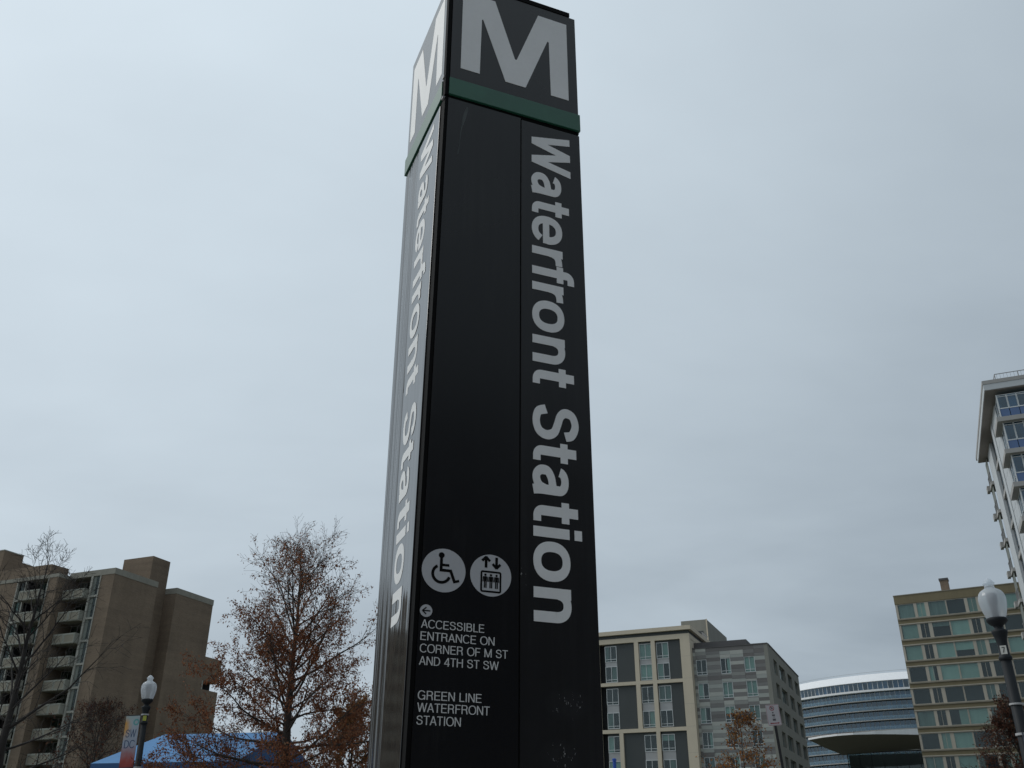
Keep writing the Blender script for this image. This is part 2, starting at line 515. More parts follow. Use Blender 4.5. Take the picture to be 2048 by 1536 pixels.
def brick(name, c1, c2, mortar):
    q = NT(name)
    geo = q.n('ShaderNodeTexCoord').outputs['Object']
    sp = q.n('ShaderNodeSeparateXYZ'); q.l(geo, sp.inputs[0])
    cb = q.n('ShaderNodeCombineXYZ')
    q.l(q.math('ADD', sp.outputs[0], sp.outputs[1]), cb.inputs[0]); q.l(sp.outputs[2], cb.inputs[1])
    bt = q.n('ShaderNodeTexBrick')
    bt.inputs['Scale'].default_value = 1.0
    bt.inputs['Brick Width'].default_value = 0.30
    bt.inputs['Row Height'].default_value = 0.10
    bt.inputs['Mortar Size'].default_value = 0.012
    bt.inputs['Color1'].default_value = (*c1, 1); bt.inputs['Color2'].default_value = (*c2, 1); bt.inputs['Mortar'].default_value = (*mortar, 1)
    q.l(cb.outputs[0], bt.inputs['Vector'])
    v = q.coord('Object')
    vs = q.coord('Object', (0.5, 0.5, 0.06))
    f = q.math('ADD', q.math('MULTIPLY', q.noise(v, 0.25, 5), 0.5), q.math('MULTIPLY', q.noise(vs, 0.9, 5), 0.5))
    f = q.math('ADD', f, q.math('MULTIPLY', q.noise(q.coord('Object', (0.05, 0.05, 1.0)), 1.4, 3), 0.35))
    col = q.mix(1.0, bt.outputs['Color'], q.ramp(f, [(0.35, (0.62, 0.62, 0.62)), (0.9, (1.30, 1.28, 1.24))]), 'MULTIPLY')
    q.l(col, q.p.inputs['Base Color'])
    q.p.inputs['Roughness'].default_value = 0.92
    q.p.inputs['Specular IOR Level'].default_value = 0.2
    return q.m
M['brick'] = brick('brown_brick', (0.212, 0.157, 0.114), (0.174, 0.128, 0.093), (0.22, 0.183, 0.147))

def glass(name, tint, refl=0.16, rough=0.03, fk=0.9):
    q = NT(name)
    q.t.nodes.remove(q.p)
    o = q.t.nodes['Material Output']
    tr = q.n('ShaderNodeBsdfTransparent'); tr.inputs[0].default_value = (*tint, 1)
    gl = q.n('ShaderNodeBsdfGlossy'); gl.inputs['Roughness'].default_value = rough
    gl.inputs[0].default_value = (0.9, 0.95, 0.97, 1)
    lw = q.n('ShaderNodeLayerWeight'); lw.inputs['Blend'].default_value = 0.5
    fres = q.math('ADD', q.math('MULTIPLY', q.math('POWER', lw.outputs['Facing'], 5.0), 0.96), 0.04)
    mx = q.n('ShaderNodeMixShader')
    q.l(q.math('ADD', q.math('MULTIPLY', fres, fk), refl - 0.04 * fk), mx.inputs[0])
    q.l(tr.outputs[0], mx.inputs[1]); q.l(gl.outputs[0], mx.inputs[2]); q.l(mx.outputs[0], o.inputs[0])
    return q.m
M['glass'] = glass('window_glass', (0.78, 0.86, 0.84), 0.045)
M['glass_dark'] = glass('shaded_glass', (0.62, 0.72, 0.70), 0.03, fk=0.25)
M['glass_blue'] = glass('blue_glass', (0.30, 0.54, 0.68), 0.09, fk=0.6)
M['spandrel_blue'] = mat('blue_spandrel_glass', (0.07, 0.13, 0.27), 0.08, 0.08, 0.7, 0, spec=0.6)
M['glass_rail'] = glass('rail_glass', (0.58, 0.76, 0.84), 0.10)

# ------------------------------------------------------------------ the ground
struct('ground', MB().box(-2500, 2500, -1500, 3500, -0.5, -0.13), M['grass'])
struct('plaza', MB().box(-60, 40, -14, 75, -0.30, 0.0), M['paving'])
struct('road', MB().box(-60, 40, -40, -14.2, -0.30, -0.126), M['asphalt'])
struct('kerb', MB().box(-60, 40, -14.198, -14.004, -0.3, 0.004), M['kerb'])

# ------------------------------------------------------------------ station pylon
PX, PY_, PRZ = -0.28441, 2.98255, R(90 - 67.81)
FW, LW = 0.626, 0.578          # front and left widths
def pw(x, y, z):
    """the body is a little wider at its foot, at the near corner"""
    t = (4.46 - z) / 2.5 if z < 4.46 else 0.0
    return (x - 0.030 * t * (1 - max(0, min(1, x / FW))) * (1 - max(0, min(1, y / LW))), y, z)
def enamel(name, col, rough, wave=0.0, ior=1.5, specks=False, dust=0.5, spec=0.5):
    q = NT(name)
    v = q.coord('Object')
    vs = q.coord('Object', (6, 6, 0.35))
    a = q.noise(v, 2.2, 5)
    s = q.noise(vs, 2.0, 5)
    f = q.math('ADD', q.math('MULTIPLY', q.math('SUBTRACT', a, 0.5), 0.5 * dust), q.math('MULTIPLY', q.math('SUBTRACT', s, 0.5), 0.9 * dust))
    f = q.math('ADD', f, 1.0)
    x = q.n('ShaderNodeVectorMath', operation='SCALE')
    x.inputs[0].default_value = col
    q.l(f, x.inputs['Scale'])
    colr = x.outputs[0]
    if specks:
        # chipped and scuffed patches low on the panel
        sp = q.n('ShaderNodeSeparateXYZ'); q.l(v, sp.inputs[0])
        def blob(cx, cz, rx, rz):
            dx = q.math('DIVIDE', q.math('SUBTRACT', sp.outputs[0], cx), rx)
            dz = q.math('DIVIDE', q.math('SUBTRACT', sp.outputs[2], cz), rz)
            d = q.math('ADD', q.math('MULTIPLY', dx, dx), q.math('MULTIPLY', dz, dz))
            return q.math('MAXIMUM', q.math('SUBTRACT', 1.0, d), 0.0)
        area = q.math('MAXIMUM', blob(0.50, 2.02, 0.09, 0.055), blob(0.47, 1.86, 0.075, 0.06))
        area = q.math('MAXIMUM', area, q.math('MULTIPLY', blob(0.352, 2.44, 0.02, 0.09), 0.75))
        sv = q.coord('Object', (1.6, 1.6, 0.7))
        n1 = q.noise(sv, 60, 4, 0.75)
        chip = q.math('GREATER_THAN', q.math('ADD', n1, q.math('MULTIPLY', area, 0.10)), 0.725)
        chip = q.math('MULTIPLY', chip, q.math('GREATER_THAN', area, 0.02))
        haze_ = q.math('MULTIPLY', q.math('MULTIPLY', area, q.noise(sv, 18, 4)), 0.035)
        colr = q.mix(haze_, colr, (0.35, 0.36, 0.36))
        colr = q.mix(q.math('MULTIPLY', chip, 0.55), colr, (0.5, 0.5, 0.49))
    # rain-washed dust, in thin vertical runs
    ds = q.noise(q.coord('Object', (14, 14, 0.5)), 3.0, 5, 0.65)
    dm = q.math('MULTIPLY', q.math('MAXIMUM', q.math('SUBTRACT', q.math('MULTIPLY', q.math('ADD', ds, a), 0.5), 0.50), 0.0), 0.16 * dust)
    colr = q.mix(dm, colr, (0.34, 0.34, 0.33))
    q.l(colr, q.p.inputs['Base Color'])
    q.p.inputs['IOR'].default_value = ior
    q.p.inputs['Specular IOR Level'].default_value = spec
    rr = q.math('ADD', q.math('MULTIPLY', a, 0.12), rough - 0.06)
    q.l(rr, q.p.inputs['Roughness'])
    if wave:
        wv = q.coord('Object', (9.0, 9.0, 0.16))
        w1 = q.noise(wv, 2.3, 1)
        q.bump(w1, wave, 0.02)
    return q.m
M['enamel'] = enamel('brown_black_enamel', (0.0062, 0.0062, 0.0062), 0.26, dust=0.7, spec=0.36)
M['enamel_strip'] = enamel('strip_enamel', (0.0150, 0.0148, 0.0145), 0.24, specks=True, dust=0.6, spec=0.36)
M['enamel_side'] = enamel('rippled_side_enamel', (0.020, 0.019, 0.018), 0.20, wave=0.45, ior=1.48)
M['enamel_head_side'] = enamel('head_side_enamel', (0.020, 0.019, 0.018), 0.22, wave=0.05, ior=1.6)
M['enamel_sstrip'] = enamel('side_strip_enamel', (0.022, 0.021, 0.021), 0.09, wave=0.04, ior=1.85)
M['enamel_box'] = enamel('head_enamel', (0.0160, 0.0157, 0.0154), 0.28, dust=0.7, spec=0.4)
M['enamel_black'] = enamel('black_corner', (0.004, 0.004, 0.004), 0.75, dust=0.5, spec=0.08)
M['green'] = mat('green_band', (0.020, 0.110, 0.066), 0.42, 0.28, 3.0, 0.30, kind='Object', fine=40)
M['letter'] = mat('white_letter', (0.80, 0.80, 0.78), 0.45, 0.09, 4.0, 0.12, kind='Object', fine=60)
M['letter_small'] = mat('white_small_letter', (0.66, 0.66, 0.64), 0.5, 0.05, 6.0, 0.05, kind='Object')
M['disc'] = mat('white_disc', (0.50, 0.505, 0.515), 0.45, 0.04, 6.0, 0.04, kind='Object')
M['stain'] = mat('dried_drip', (0.075, 0.085, 0.085), 0.8, 0.3, 20.0, 0.2, kind='Object')

pyl = thing('station_pylon', 'tall dark metro pylon with white M, green band and Waterfront Station lettering', 'sign pylon', (PX, PY_, 0), PRZ)
NF, NL = (0, -1, 0), (-1, 0, 0)
e = 0.004
def pbox(name, x0, x1, y0, y1, z0, z1, m_, bevel=0.0):
    q = MB()
    nz = max(1, int((z1 - z0) / 0.6))
    for k in range(nz + 1):
        z = z0 + (z1 - z0) * k / nz
        q.v += [(x0, y0, z), (x1, y0, z), (x1, y1, z), (x0, y1, z)]
    for k in range(nz):
        a = k * 4
        for i in range(4):
            j = (i + 1) % 4
            q.f.append((a + i, a + j, a + 4 + j, a + 4 + i))
    q.f.append((3, 2, 1, 0)); t = nz * 4
    q.f.append((t, t + 1, t + 2, t + 3))
    return q.build(name, m_, pyl, warp=pw, bevel=bevel)
pbox('base_plate', -0.09, 0.70, -0.06, 0.64, 0.0, 0.06, M['iron'])
core = pbox('core', 0.004, FW - 0.004, 0.004, LW - 0.004, 0.06, 4.45, M['enamel_black'])
# front face: plain panel and the strip that carries the name
pbox('plain_panel', 0.0135, 0.3455, -0.002, 0.02, 0.07, 4.452, M['enamel'], 0.0015)
fs = pbox('name_strip', 0.3475, FW, -0.006, 0.02, 0.07, 4.440, M['enamel_strip'], 0.0015)
# left face
pbox('plain_panel', -0.002, 0.02, 0.352, LW, 0.07, 4.452, M['enamel_side'], 0.0015)
ls = pbox('name_strip', -0.006, 0.02, 0.050, 0.349, 0.07, 4.440, M['enamel_sstrip'], 0.0015)
pbox('corner_trim', -0.001, 0.012, -0.001, 0.048, 0.07, 4.452, M['enamel_black'])
# back and right faces
pbox('plain_panel', FW - 0.02, FW + 0.002, 0.022, LW - 0.022, 0.07, 4.452, M['enamel'], 0.0015)
pbox('plain_panel', 0.022, FW - 0.022, LW - 0.02, LW + 0.002, 0.07, 4.452, M['enamel_side'], 0.0015)
# head box with the big letters
head = pbox('head_box', 0.002, FW - 0.002, 0.002, LW - 0.002, 4.45, 5.165, M['enamel_black'])
hb = pbox('letter_panel', 0.016, FW + 0.001, -0.003, 0.02, 4.566, 5.165, M['enamel_box'], 0.002)
pbox('letter_panel', -0.003, 0.02, 0.022, LW, 4.566, 5.165, M['enamel_head_side'], 0.002)
pbox('letter_panel', FW - 0.02, FW + 0.003, 0.022, LW - 0.022, 4.566, 5.165, M['enamel_box'], 0.002)
pbox('letter_panel', 0.022, FW - 0.022, LW - 0.02, LW + 0.003, 4.566, 5.165, M['enamel_box'], 0.002)
# the line-colour band, proud of the panels
pbox('green_band', 0.0135, FW + 0.006, -0.009, 0.012, 4.468, 4.562, M['green'], 0.0015)
pbox('green_band', -0.009, 0.012, 0.030, LW + 0.012, 4.468, 4.562, M['green'], 0.0015)
pbox('green_band', FW - 0.012, FW + 0.009, 0.014, LW + 0.0, 4.468, 4.562, M['green'], 0.0015)
pbox('green_band', 0.014, FW - 0.014, LW - 0.01, LW + 0.009, 4.468, 4.562, M['green'], 0.0015)
pbox('corner_cap', -0.004, 0.012, -0.004, 0.026, 4.464, 5.168, M['enamel_black'])
pbox('clip', -0.010, 0.004, 0.004, 0.024, 4.448, 4.458, M['metal_grey'])
pbox('clip', -0.010, 0.004, 0.004, 0.024, 4.566, 4.576, M['metal_grey'])
pbox('top_cap', 0.03, 0.598, -0.006, LW - 0.03, 5.167, 5.192, M['enamel_black'])

def fr(x, z, o=0.0): return (x, -0.006 - o, z)
# letter M: measured outline, straight edges with a small round in the notches
def m_outline():
    return [(0.062, 4.634), (0.150, 4.634), (0.155, 4.962), (0.159, 4.968), (0.163, 4.962), (0.272, 4.634), (0.368, 4.634), (0.478, 4.955), (0.482, 4.961), (0.487, 4.955), (0.492, 4.634), (0.580, 4.634),
            (0.580, 5.108), (0.434, 5.108), (0.326, 4.786), (0.321, 4.781), (0.316, 4.786), (0.218, 5.108), (0.062, 5.108)]
def tri_poly(name, outline, m_, parent, to3, nrm, depth):
    bm = bmesh.new()
    vs = [bm.verts.new(to3(*p)) for p in outline]
    f_ = bm.faces.new(vs)
    g = bmesh.ops.extrude_face_region(bm, geom=[f_])
    for e_ in g['geom']:
        if isinstance(e_, bmesh.types.BMVert): e_.co += Vector(nrm) * depth
    bmesh.ops.triangulate(bm, faces=[x for x in bm.faces if len(x.verts) > 4])
    bmesh.ops.recalc_face_normals(bm, faces=bm.faces[:])
    me = bpy.data.meshes.new(name); bm.to_mesh(me); bm.free()
    me.materials.append(m_)
    o = bpy.data.objects.new(name, me); C.objects.link(o); o.parent = parent
    return o
tri_poly('letter_m', m_outline(), M['letter'], pyl, lambda x, z: (x, -0.0032, z), NF, 0.0015)
tri_poly('letter_m', [(0.545 - (x - 0.062) * 0.94, z) for x, z in m_outline()], M['letter'], pyl, lambda y, z: (-0.0032, y, z), NL, 0.0004)
# station name, reading downwards
text_obj('letter', 'Waterfront Station', M['letter'], pyl, (0.394, -0.0062, 4.398), (0, 0, -1), (1, 0, 0), 2.118, 0.181, bold=True, warp=pw, single=True, weight=0.95)
text_obj('letter', 'Waterfront Station', M['letter'], pyl, (-0.0062, 0.310, 4.410), (0, 0, -1), (0, -1, 0), 2.125, 0.185, bold=True, warp=pw, single=True, depth=0.0003, weight=0.92)
# small lettering
lines = [('ACCESSIBLE', 2.228, 0.205), ('ENTRANCE ON', 2.190, 0.240), ('CORNER OF M ST', 2.152, 0.285), ('AND 4TH ST SW', 2.114, 0.255), ('GREEN LINE', 2.011, 0.199), ('WATERFRONT', 1.975, 0.226), ('STATION', 1.938, 0.136)]
for s_, z_, w_ in lines:
    text_obj('direction_text', s_, M['letter_small'], pyl, (0.0225 if s_[0] not in 'GWS' else 0.0245, -0.0022, z_), (1, 0, 0), (0, 0, 1), w_, 0.0265, warp=pw, depth=0.0006)
# pictogram discs
def f3(o): return lambda x, z: (x, -0.0022 - o, z)
def picto(cx, cz, r, name):
    return flat_poly(name, [disc(cx, cz, r)[::-1]], M['disc'], pyl, f3(0), NF, 0.0008, pw)
def ink(name, polys, parent):
    q = MB()
    for i, pl in enumerate(polys):
        a = sum(pl[k][0] * pl[(k + 1) % len(pl)][1] - pl[(k + 1) % len(pl)][0] * pl[k][1] for k in range(len(pl)))
        if a > 0: pl = pl[::-1]
        q.extr([(x, -0.0031, z) for x, z in pl], (0, -0.0005 - 0.00001 * (i % 7), 0))
    return q.build(name, M['enamel_black'], parent, warp=pw)
c1x, c1z, rr_ = 0.087, 2.419, 0.0725
d1 = picto(c1x, c1z, rr_, 'wheelchair_disc')
def k1(u, v): return (c1x + u * rr_, c1z + v * rr_)
wp = []
wp.append([k1(*p) for p in disc(-0.13, 0.69, 0.135, 24)])
wp.append([k1(*p) for p in bar(-0.13, 0.62, -0.13, -0.06, 0.13)])
wp.append([k1(*p) for p in bar(-0.13, 0.245, 0.24, 0.245, 0.115)])
wp.append([k1(*p) for p in bar(-0.195, 0.0, 0.36, 0.0, 0.13)])
wp.append([k1(*p) for p in bar(0.30, 0.03, 0.52, -0.53, 0.13)])
wp.append([k1(*p) for p in bar(0.455, -0.50, 0.72, -0.415, 0.115)])
for pl in ring(-0.11, -0.17, 0.325, 0.455, 118, 342, 36):
    wp.append([k1(*p) for p in pl])
ink('wheelchair_symbol', wp, pyl)
c2x, c2z = 0.246, 2.419
d2 = picto(c2x, c2z, rr_ * 0.975, 'elevator_disc')
def k2(u, v): return (c2x + u * rr_, c2z + v * rr_)
ep = []
for ux_, s_ in ((-0.24, 1), (0.26, -1)):
    tip = 0.60 + s_ * 0.29
    ep.append([k2(*p) for p in bar(ux_, 0.60 - s_ * 0.26, ux_, tip - s_ * 0.1, 0.125)])
    for q_ in (-1, 1):
        ep.append([k2(*p) for p in bar(ux_ + q_ * 0.185, tip - s_ * 0.235, ux_ - q_ * 0.012, tip - s_ * 0.03, 0.12)])
x0, x1, z0, z1, t_ = -0.49, 0.50, -0.80, 0.20, 0.085
ep += [[k2(*p) for p in bar(x0 + 0.1, z1 - t_ / 2, x1 - 0.1, z1 - t_ / 2, t_)], [k2(*p) for p in bar(x0 + 0.1, z0 + t_ / 2, x1 - 0.1, z0 + t_ / 2, t_)],
       [k2(*p) for p in bar(x0 + t_ / 2, z0 + 0.1, x0 + t_ / 2, z1 - 0.1, t_)], [k2(*p) for p in bar(x1 - t_ / 2, z0 + 0.1, x1 - t_ / 2, z1 - 0.1, t_)]]
for ccx, ccz, a0 in ((x0 + 0.1, z1 - 0.1, 90), (x1 - 0.1, z1 - 0.1, 0), (x1 - 0.1, z0 + 0.1, 270), (x0 + 0.1, z0 + 0.1, 180)):
    for pl in ring(ccx, ccz, 0.1 - t_, 0.1, a0, a0 + 90, 6): ep.append([k2(*p) for p in pl])
for hx in (-0.26, 0.005, 0.27):
    ep.append([k2(*p) for p in disc(hx, 0.005, 0.055, 16)])
    ep.append([k2(*p) for p in bar(hx, -0.065, hx, -0.30, 0.135)])
    for q_ in (-1, 1):
        ep.append([k2(*p) for p in bar(hx + q_ * 0.092, -0.075, hx + q_ * 0.105, -0.31, 0.042)])
        ep.append([k2(*p) for p in bar(hx + q_ * 0.038, -0.30, hx + q_ * 0.038, -0.60, 0.055)])
ink('elevator_symbol', ep, pyl)
c3x, c3z, r3 = 0.036, 2.2825, 0.0198
picto(c3x, c3z, r3, 'arrow_disc')
ink('arrow_symbol', [[(c3x + u * r3, c3z + v * r3) for u, v in pl] for pl in (bar(-0.55, 0, 0.68, 0, 0.2), bar(-0.62, -0.03, 0.02, 0.55, 0.2), bar(-0.62, 0.03, 0.02, -0.55, 0.2))], pyl)
# dried drip under the band and scratches
def drip(pts, par=pyl):
    q = MB()
    for (x0_, z0_, w0), (x1_, z1_, w1) in zip(pts, pts[1:]):
        q.extr([(x0_ - w0, -0.0022, z0_), (x0_ + w0, -0.0022, z0_), (x1_ + w1, -0.0022, z1_), (x1_ - w1, -0.0022, z1_)][::-1], (0, -0.0003, 0))
    return q.build('dried_drip', M['stain'], par, warp=pw)
drip([(0.099, 4.425, 0.003), (0.096, 4.405, 0.007), (0.090, 4.38, 0.0075), (0.085, 4.345, 0.006), (0.080, 4.315, 0.003), (0.076, 4.29, 0.0018), (0.073, 4.24, 0.0012), (0.071, 4.19, 0.001), (0.066, 4.16, 0.0018)])
for (y0_, z0_, y1_, z1_) in ((0.395, 2.14, 0.415, 2.06), (0.36, 3.34, 0.37, 3.22)):
    q = MB()
    q.extr([(-0.0024, y0_ - 0.004, z0_), (-0.0024, y0_ + 0.004, z0_), (-0.0024, y1_ + 0.003, z1_), (-0.0024, y1_ - 0.003, z1_)], (-0.0005, 0, 0))
    q.build('scratch', M['stain'], pyl, warp=pw)

# ------------------------------------------------------------------ facades
class Face:
    """front: looks along -y at y = off; side: looks along +x at x = off"""
    def __init__(self, kind, off): self.k, self.o = kind, off
    def box(self, parent, name, a0, a1, d0, d1, z0, z1, m_):
        if self.k == 'front':
            return bx(parent, name, a0, a1, self.o + d0, self.o + d1, z0, z1, m_)
        if self.k == 'left':
            return bx(parent, name, self.o + d0, self.o + d1, a0, a1, z0, z1, m_)
        return bx(parent, name, self.o - d1, self.o - d0, a0, a1, z0, z1, m_)
    def at(self, a, d, z):
        return Vector((a, self.o + d, z)) if self.k == 'front' else Vector((self.o + (d if self.k == 'left' else -d), a, z))
def window(F, parent, a0, a1, z0, z1, vm=(), hm=(), fw=0.07, bar_=0.05, rec=0.10, thick=0.08, fm=None, gm=None, cover=(), name='window'):
    """frame with its panes; vm / hm: mullion and transom places as fractions; cover: blinds (a-fraction from, to, z-fraction from, to, material)"""
    fm = fm or M['frame_white']; gm = gm or M['glass']
    W_, H_ = a1 - a0, z1 - z0
    key = ('win', F.k == 'front', round(W_, 3), round(H_, 3), tuple(vm), tuple(hm), fw, fm.name, thick)
    me = _cache.get(key)
    xs = [0] + [v * W_ for v in vm] + [W_]
    zs = [0] + [h * H_ for h in hm] + [H_]
    if me is None:
        q = MB()
        def b(u0, u1, w0, w1):
            if F.k == 'front': q.box(u0 - W_ / 2, u1 - W_ / 2, -thick / 2, thick / 2, w0 - H_ / 2, w1 - H_ / 2)
            else: q.box(-thick / 2, thick / 2, u0 - W_ / 2, u1 - W_ / 2, w0 - H_ / 2, w1 - H_ / 2)
        b(0, fw, 0, H_); b(W_ - fw, W_, 0, H_); b(fw, W_ - fw, 0, fw); b(fw, W_ - fw, H_ - fw, H_)
        for z in zs[1:-1]: b(fw, W_ - fw, z - bar_ / 2, z + bar_ / 2)
        for x in xs[1:-1]:
            for i in range(len(zs) - 1):
                lo = zs[i] + (fw if i == 0 else bar_ / 2); hi = zs[i + 1] - (fw if i == len(zs) - 2 else bar_ / 2)
                b(x - bar_ / 2, x + bar_ / 2, lo, hi)
        me = bpy.data.meshes.new(name)
        me.from_pydata(q.v, [], q.f); me.materials.append(fm)
        _cache[key] = me
    o = bpy.data.objects.new(name, me)
    C.objects.link(o)
    o.location = F.at((a0 + a1) / 2, rec + thick / 2, (z0 + z1) / 2)
    o.parent = parent
    for i in range(len(xs) - 1):
        for j in range(len(zs) - 1):
            u0 = a0 + xs[i] + (fw if i == 0 else bar_ / 2); u1 = a0 + xs[i + 1] - (fw if i == len(xs) - 2 else bar_ / 2)
            w0 = z0 + zs[j] + (fw if j == 0 else bar_ / 2); w1 = z0 + zs[j + 1] - (fw if j == len(zs) - 2 else bar_ / 2)
            F.box(o, 'pane', u0, u1, rec + thick * 0.45, rec + thick * 0.75, w0, w1, gm)
    for (f0, f1, g0, g1, cm) in cover:
        F.box(o, 'blind', a0 + W_ * f0 + 0.02, a0 + W_ * f1 - 0.02, rec + thick + 0.10, rec + thick + 0.13, z0 + H_ * g0, z0 + H_ * g1, cm)
    return o
rnd = random.Random(7)
def covers(p_full=0.35, p_part=0.4):
    r = rnd.random()
    cm = M['blind'] if rnd.random() < 0.6 else M['curtain']
    if r < p_full: return [(0, 1, 0, 1, cm)]
    if r < p_full + p_part:
        k = rnd.random()
        if k < 0.35: return [(0, rnd.uniform(0.3, 0.6), 0, 1, cm)]
        if k < 0.7: return [(rnd.uniform(0.4, 0.7), 1, 0, 1, cm)]
        return [(0, 1, rnd.uniform(0.35, 0.75), 1, cm)]
    return []

# ---- cream and charcoal apartment block
cb_ = frame('cream_apartment_building', 'cream framed apartment block with charcoal panels and paired windows', 'building', 1376.2, 1250.9, 125.6, 113.37)
LB = -34.0
F0 = Face('front', 0.0)
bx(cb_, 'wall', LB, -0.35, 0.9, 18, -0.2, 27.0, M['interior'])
bx(cb_, 'wall', LB, 0.0, 16, 24, -0.2, 27.2, M['cream'])
bx(cb_, 'end_wall', -0.34, 0.0, 0.45, 15.99, -0.2, 26.30, M['cream'])
for nm, z0, z1, o_, m_ in (('cornice', 27.44, 27.96, 0.30, M['cream']), ('frieze', 26.99, 27.435, -0.12, M['charcoal']), ('beam', 26.36, 26.985, 0.0, M['cream'])):
    bx(cb_, nm, LB, o_, -o_, 15, z0, z1, m_)
pairs = []
zt = 26.36
for k in range(5):
    pairs.append((zt - 5.86 * k - (0.02 if k else 0)))
def bay_rows(k):
    top = 26.36 - 5.66 * k if k < 3 else 15.04 - 5.86 * (k - 2)
    return top
tops = [26.36, 20.91, 15.04, 9.16, 3.3]
bots = [21.34, 15.50, 9.62, 3.76, -0.2]
wrows = [((26.10, 24.05), (23.47, 21.42)), ((20.62, 18.57), (17.62, 15.62)), ((14.72, 12.72), (11.74, 9.72)), ((8.85, 6.85), (5.9, 3.9)), ((3.05, 0.6),)]
for k in range(4):   # floor beams
    bx(cb_, 'beam', LB, 0.0, 0.0, 0.44, tops[k + 1], bots[k], M['cream'])
P_ = 12.4 - 1.27 + 0.0
for k in range(5):
    t, b = tops[k], bots[k]
    segs = []          # (kind, a0, a1)
    for rep in range(3):
        o_ = -rep * (11.15)
        if rep == 0: segs.append(('pier', -1.27, 0.0))
        else: segs.append(('column', -1.82 + o_ + 0.0, -1.27 + o_))
        if k != 2:
            segs += [('panel', -2.92 + o_, -1.27 + o_ - (0.55 if rep else 0)), ('win', -4.56 + o_, -2.93 + o_), ('column', -5.21 + o_, -4.67 + o_), ('win', -6.87 + o_, -5.24 + o_), ('column', -7.50 + o_, -6.93 + o_), ('panel', -10.02 + o_, -7.50 + o_), ('win', -11.66 + o_, -10.03 + o_)]
        else:
            segs += [('panel', -2.90 + o_, -1.27 + o_ - (0.55 if rep else 0)), ('win', -4.58 + o_, -2.91 + o_), ('column', -5.20 + o_, -4.70 + o_), ('win', -6.86 + o_, -5.22 + o_), ('panel', -9.56 + o_, -6.90 + o_), ('column', -10.08 + o_, -9.56 + o_), ('win', -11.70 + o_, -10.10 + o_)]
    for kind, a0, a1 in segs:
        if kind in ('pier', 'column'):
            F0.box(cb_, kind, a0, a1, 0.0 if kind == 'pier' else 0.002, 0.44, b, t, M['cream'])
            if kind == 'pier':
                pass
        elif kind == 'panel':
            F0.box(cb_, 'charcoal_panel', a0, a1, 0.30, 0.55, b, t, M['charcoal'])
        else:
            prev = t
            for (wt, wb) in wrows[k]:
                if prev - wt > 0.05:
                    F0.box(cb_, 'spandrel_panel' if prev < t - 0.01 else 'head_panel', a0, a1, 0.32, 0.55, wt + 0.002, prev - 0.002, M['pale_panel'] if prev < t - 0.01 else M['charcoal'])
                window(F0, cb_, a0, a1, wb, wt, (0.5,), (0.17,), 0.07, 0.06, 0.26, 0.08, cover=covers(0.3, 0.45))
                prev = wb
            if prev - b > 0.03:
                F0.box(cb_, 'sill_panel', a0, a1, 0.32, 0.55, b, prev - 0.002, M['charcoal'])
bx(cb_, 'plant_room', -3.73, 0.0, 12.0, 26.0, 27.9, 31.2, M['grey_side'])
bx(cb_, 'plant_room_corner', -0.10, 0.06, 11.94, 12.06, 27.9, 31.24, M['cream'])
bx(cb_, 'plant_room_door', -1.5, -0.6, 11.95, 11.998, 27.97, 29.6, M['charcoal'])
for k in range(5):
    q = MB().lathe([(0.06, 0), (0.06, 0.7), (0.10, 0.72), (0.10, 0.85)], 8).build('roof_vent', M['metal_grey'], cb_)
    q.location = (-0.1 + 0.3 * 0, 10.0 + 0.0 * k, 27.95); q.location.y = 9.0 + k * 0.75
# panel joints on the pier: thin dark grooves
for z in (24.1, 21.34, 18.2, 15.5, 12.4, 9.6):
    bx(cb_, 'joint', -1.25, -0.02, -0.003, 0.02, z, z + 0.03, M['tan_frame'])

# ---- grey striped apartment block
gb = frame('grey_apartment_building', 'grey striped apartment block with a pitted concrete end wall', 'building', 1534, 1285, 125, 113.37)
GL = -9.66
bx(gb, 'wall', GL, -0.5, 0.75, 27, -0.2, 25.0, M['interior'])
cols = [GL, -9.33, -7.94, -6.17, -4.86, -3.15, -1.79, -0.002]
wcol = {1: 0, 3: 1, 5: 2}
wz = [(23.72 - 2.95 * i, 21.76 - 2.95 * i) for i in range(8)]
grn = random.Random(11)
for ci in range(7):
    a0, a1 = cols[ci], cols[ci + 1]
    z = 25.1
    last = None
    while z > 0.05:
        h = grn.choice((0.40, 0.45, 0.50))
        z0 = max(z - h, -0.1)
        tone = grn.choice([t for t in range(5) if t != last])
        last = tone
        pieces = [(z0, z)]
        if ci in wcol:
            for (wt, wb) in wz:
                nxt = []
                for (p0, p1) in pieces:
                    if p1 <= wb or p0 >= wt: nxt.append((p0, p1)); continue
                    if p0 < wb - 0.03: nxt.append((p0, wb))
                    if p1 > wt + 0.03: nxt.append((wt, p1))
                pieces = nxt
        for (p0, p1) in pieces:
            bx(gb, 'cladding_panel', a0 + 0.008, a1 - 0.008, grn.uniform(0, 0.012), 0.45, p0 + 0.007, p1 - 0.007, M['grey%d' % tone])
        z = z0
    if ci in wcol:
        for (wt, wb) in wz:
            if wb > 0: window(F0, gb, a0 + 0.01, a1 - 0.01, wb + 0.01, wt - 0.01, (0.5,), (0.18,), 0.07, 0.06, 0.05, 0.08, cover=covers(0.15, 0.55))
bx(gb, 'coping', GL, 0.02, -0.06, 0.55, 25.102, 25.24, M['dark_roof'])
bx(gb, 'set_back_parapet', GL, -2.8, 1.2, 26, 25.0, 26.1, M['dark_roof'])
F1 = Face('side', 0.0)
vcols = [(3.7, 6.6), (8.3, 13.3), (15.6, 19.8), (22.4, 26.4)]
vedge = [(0.0, 3.7), (6.6, 8.3), (13.3, 15.6), (19.8, 22.4), (26.4, 27.6)]
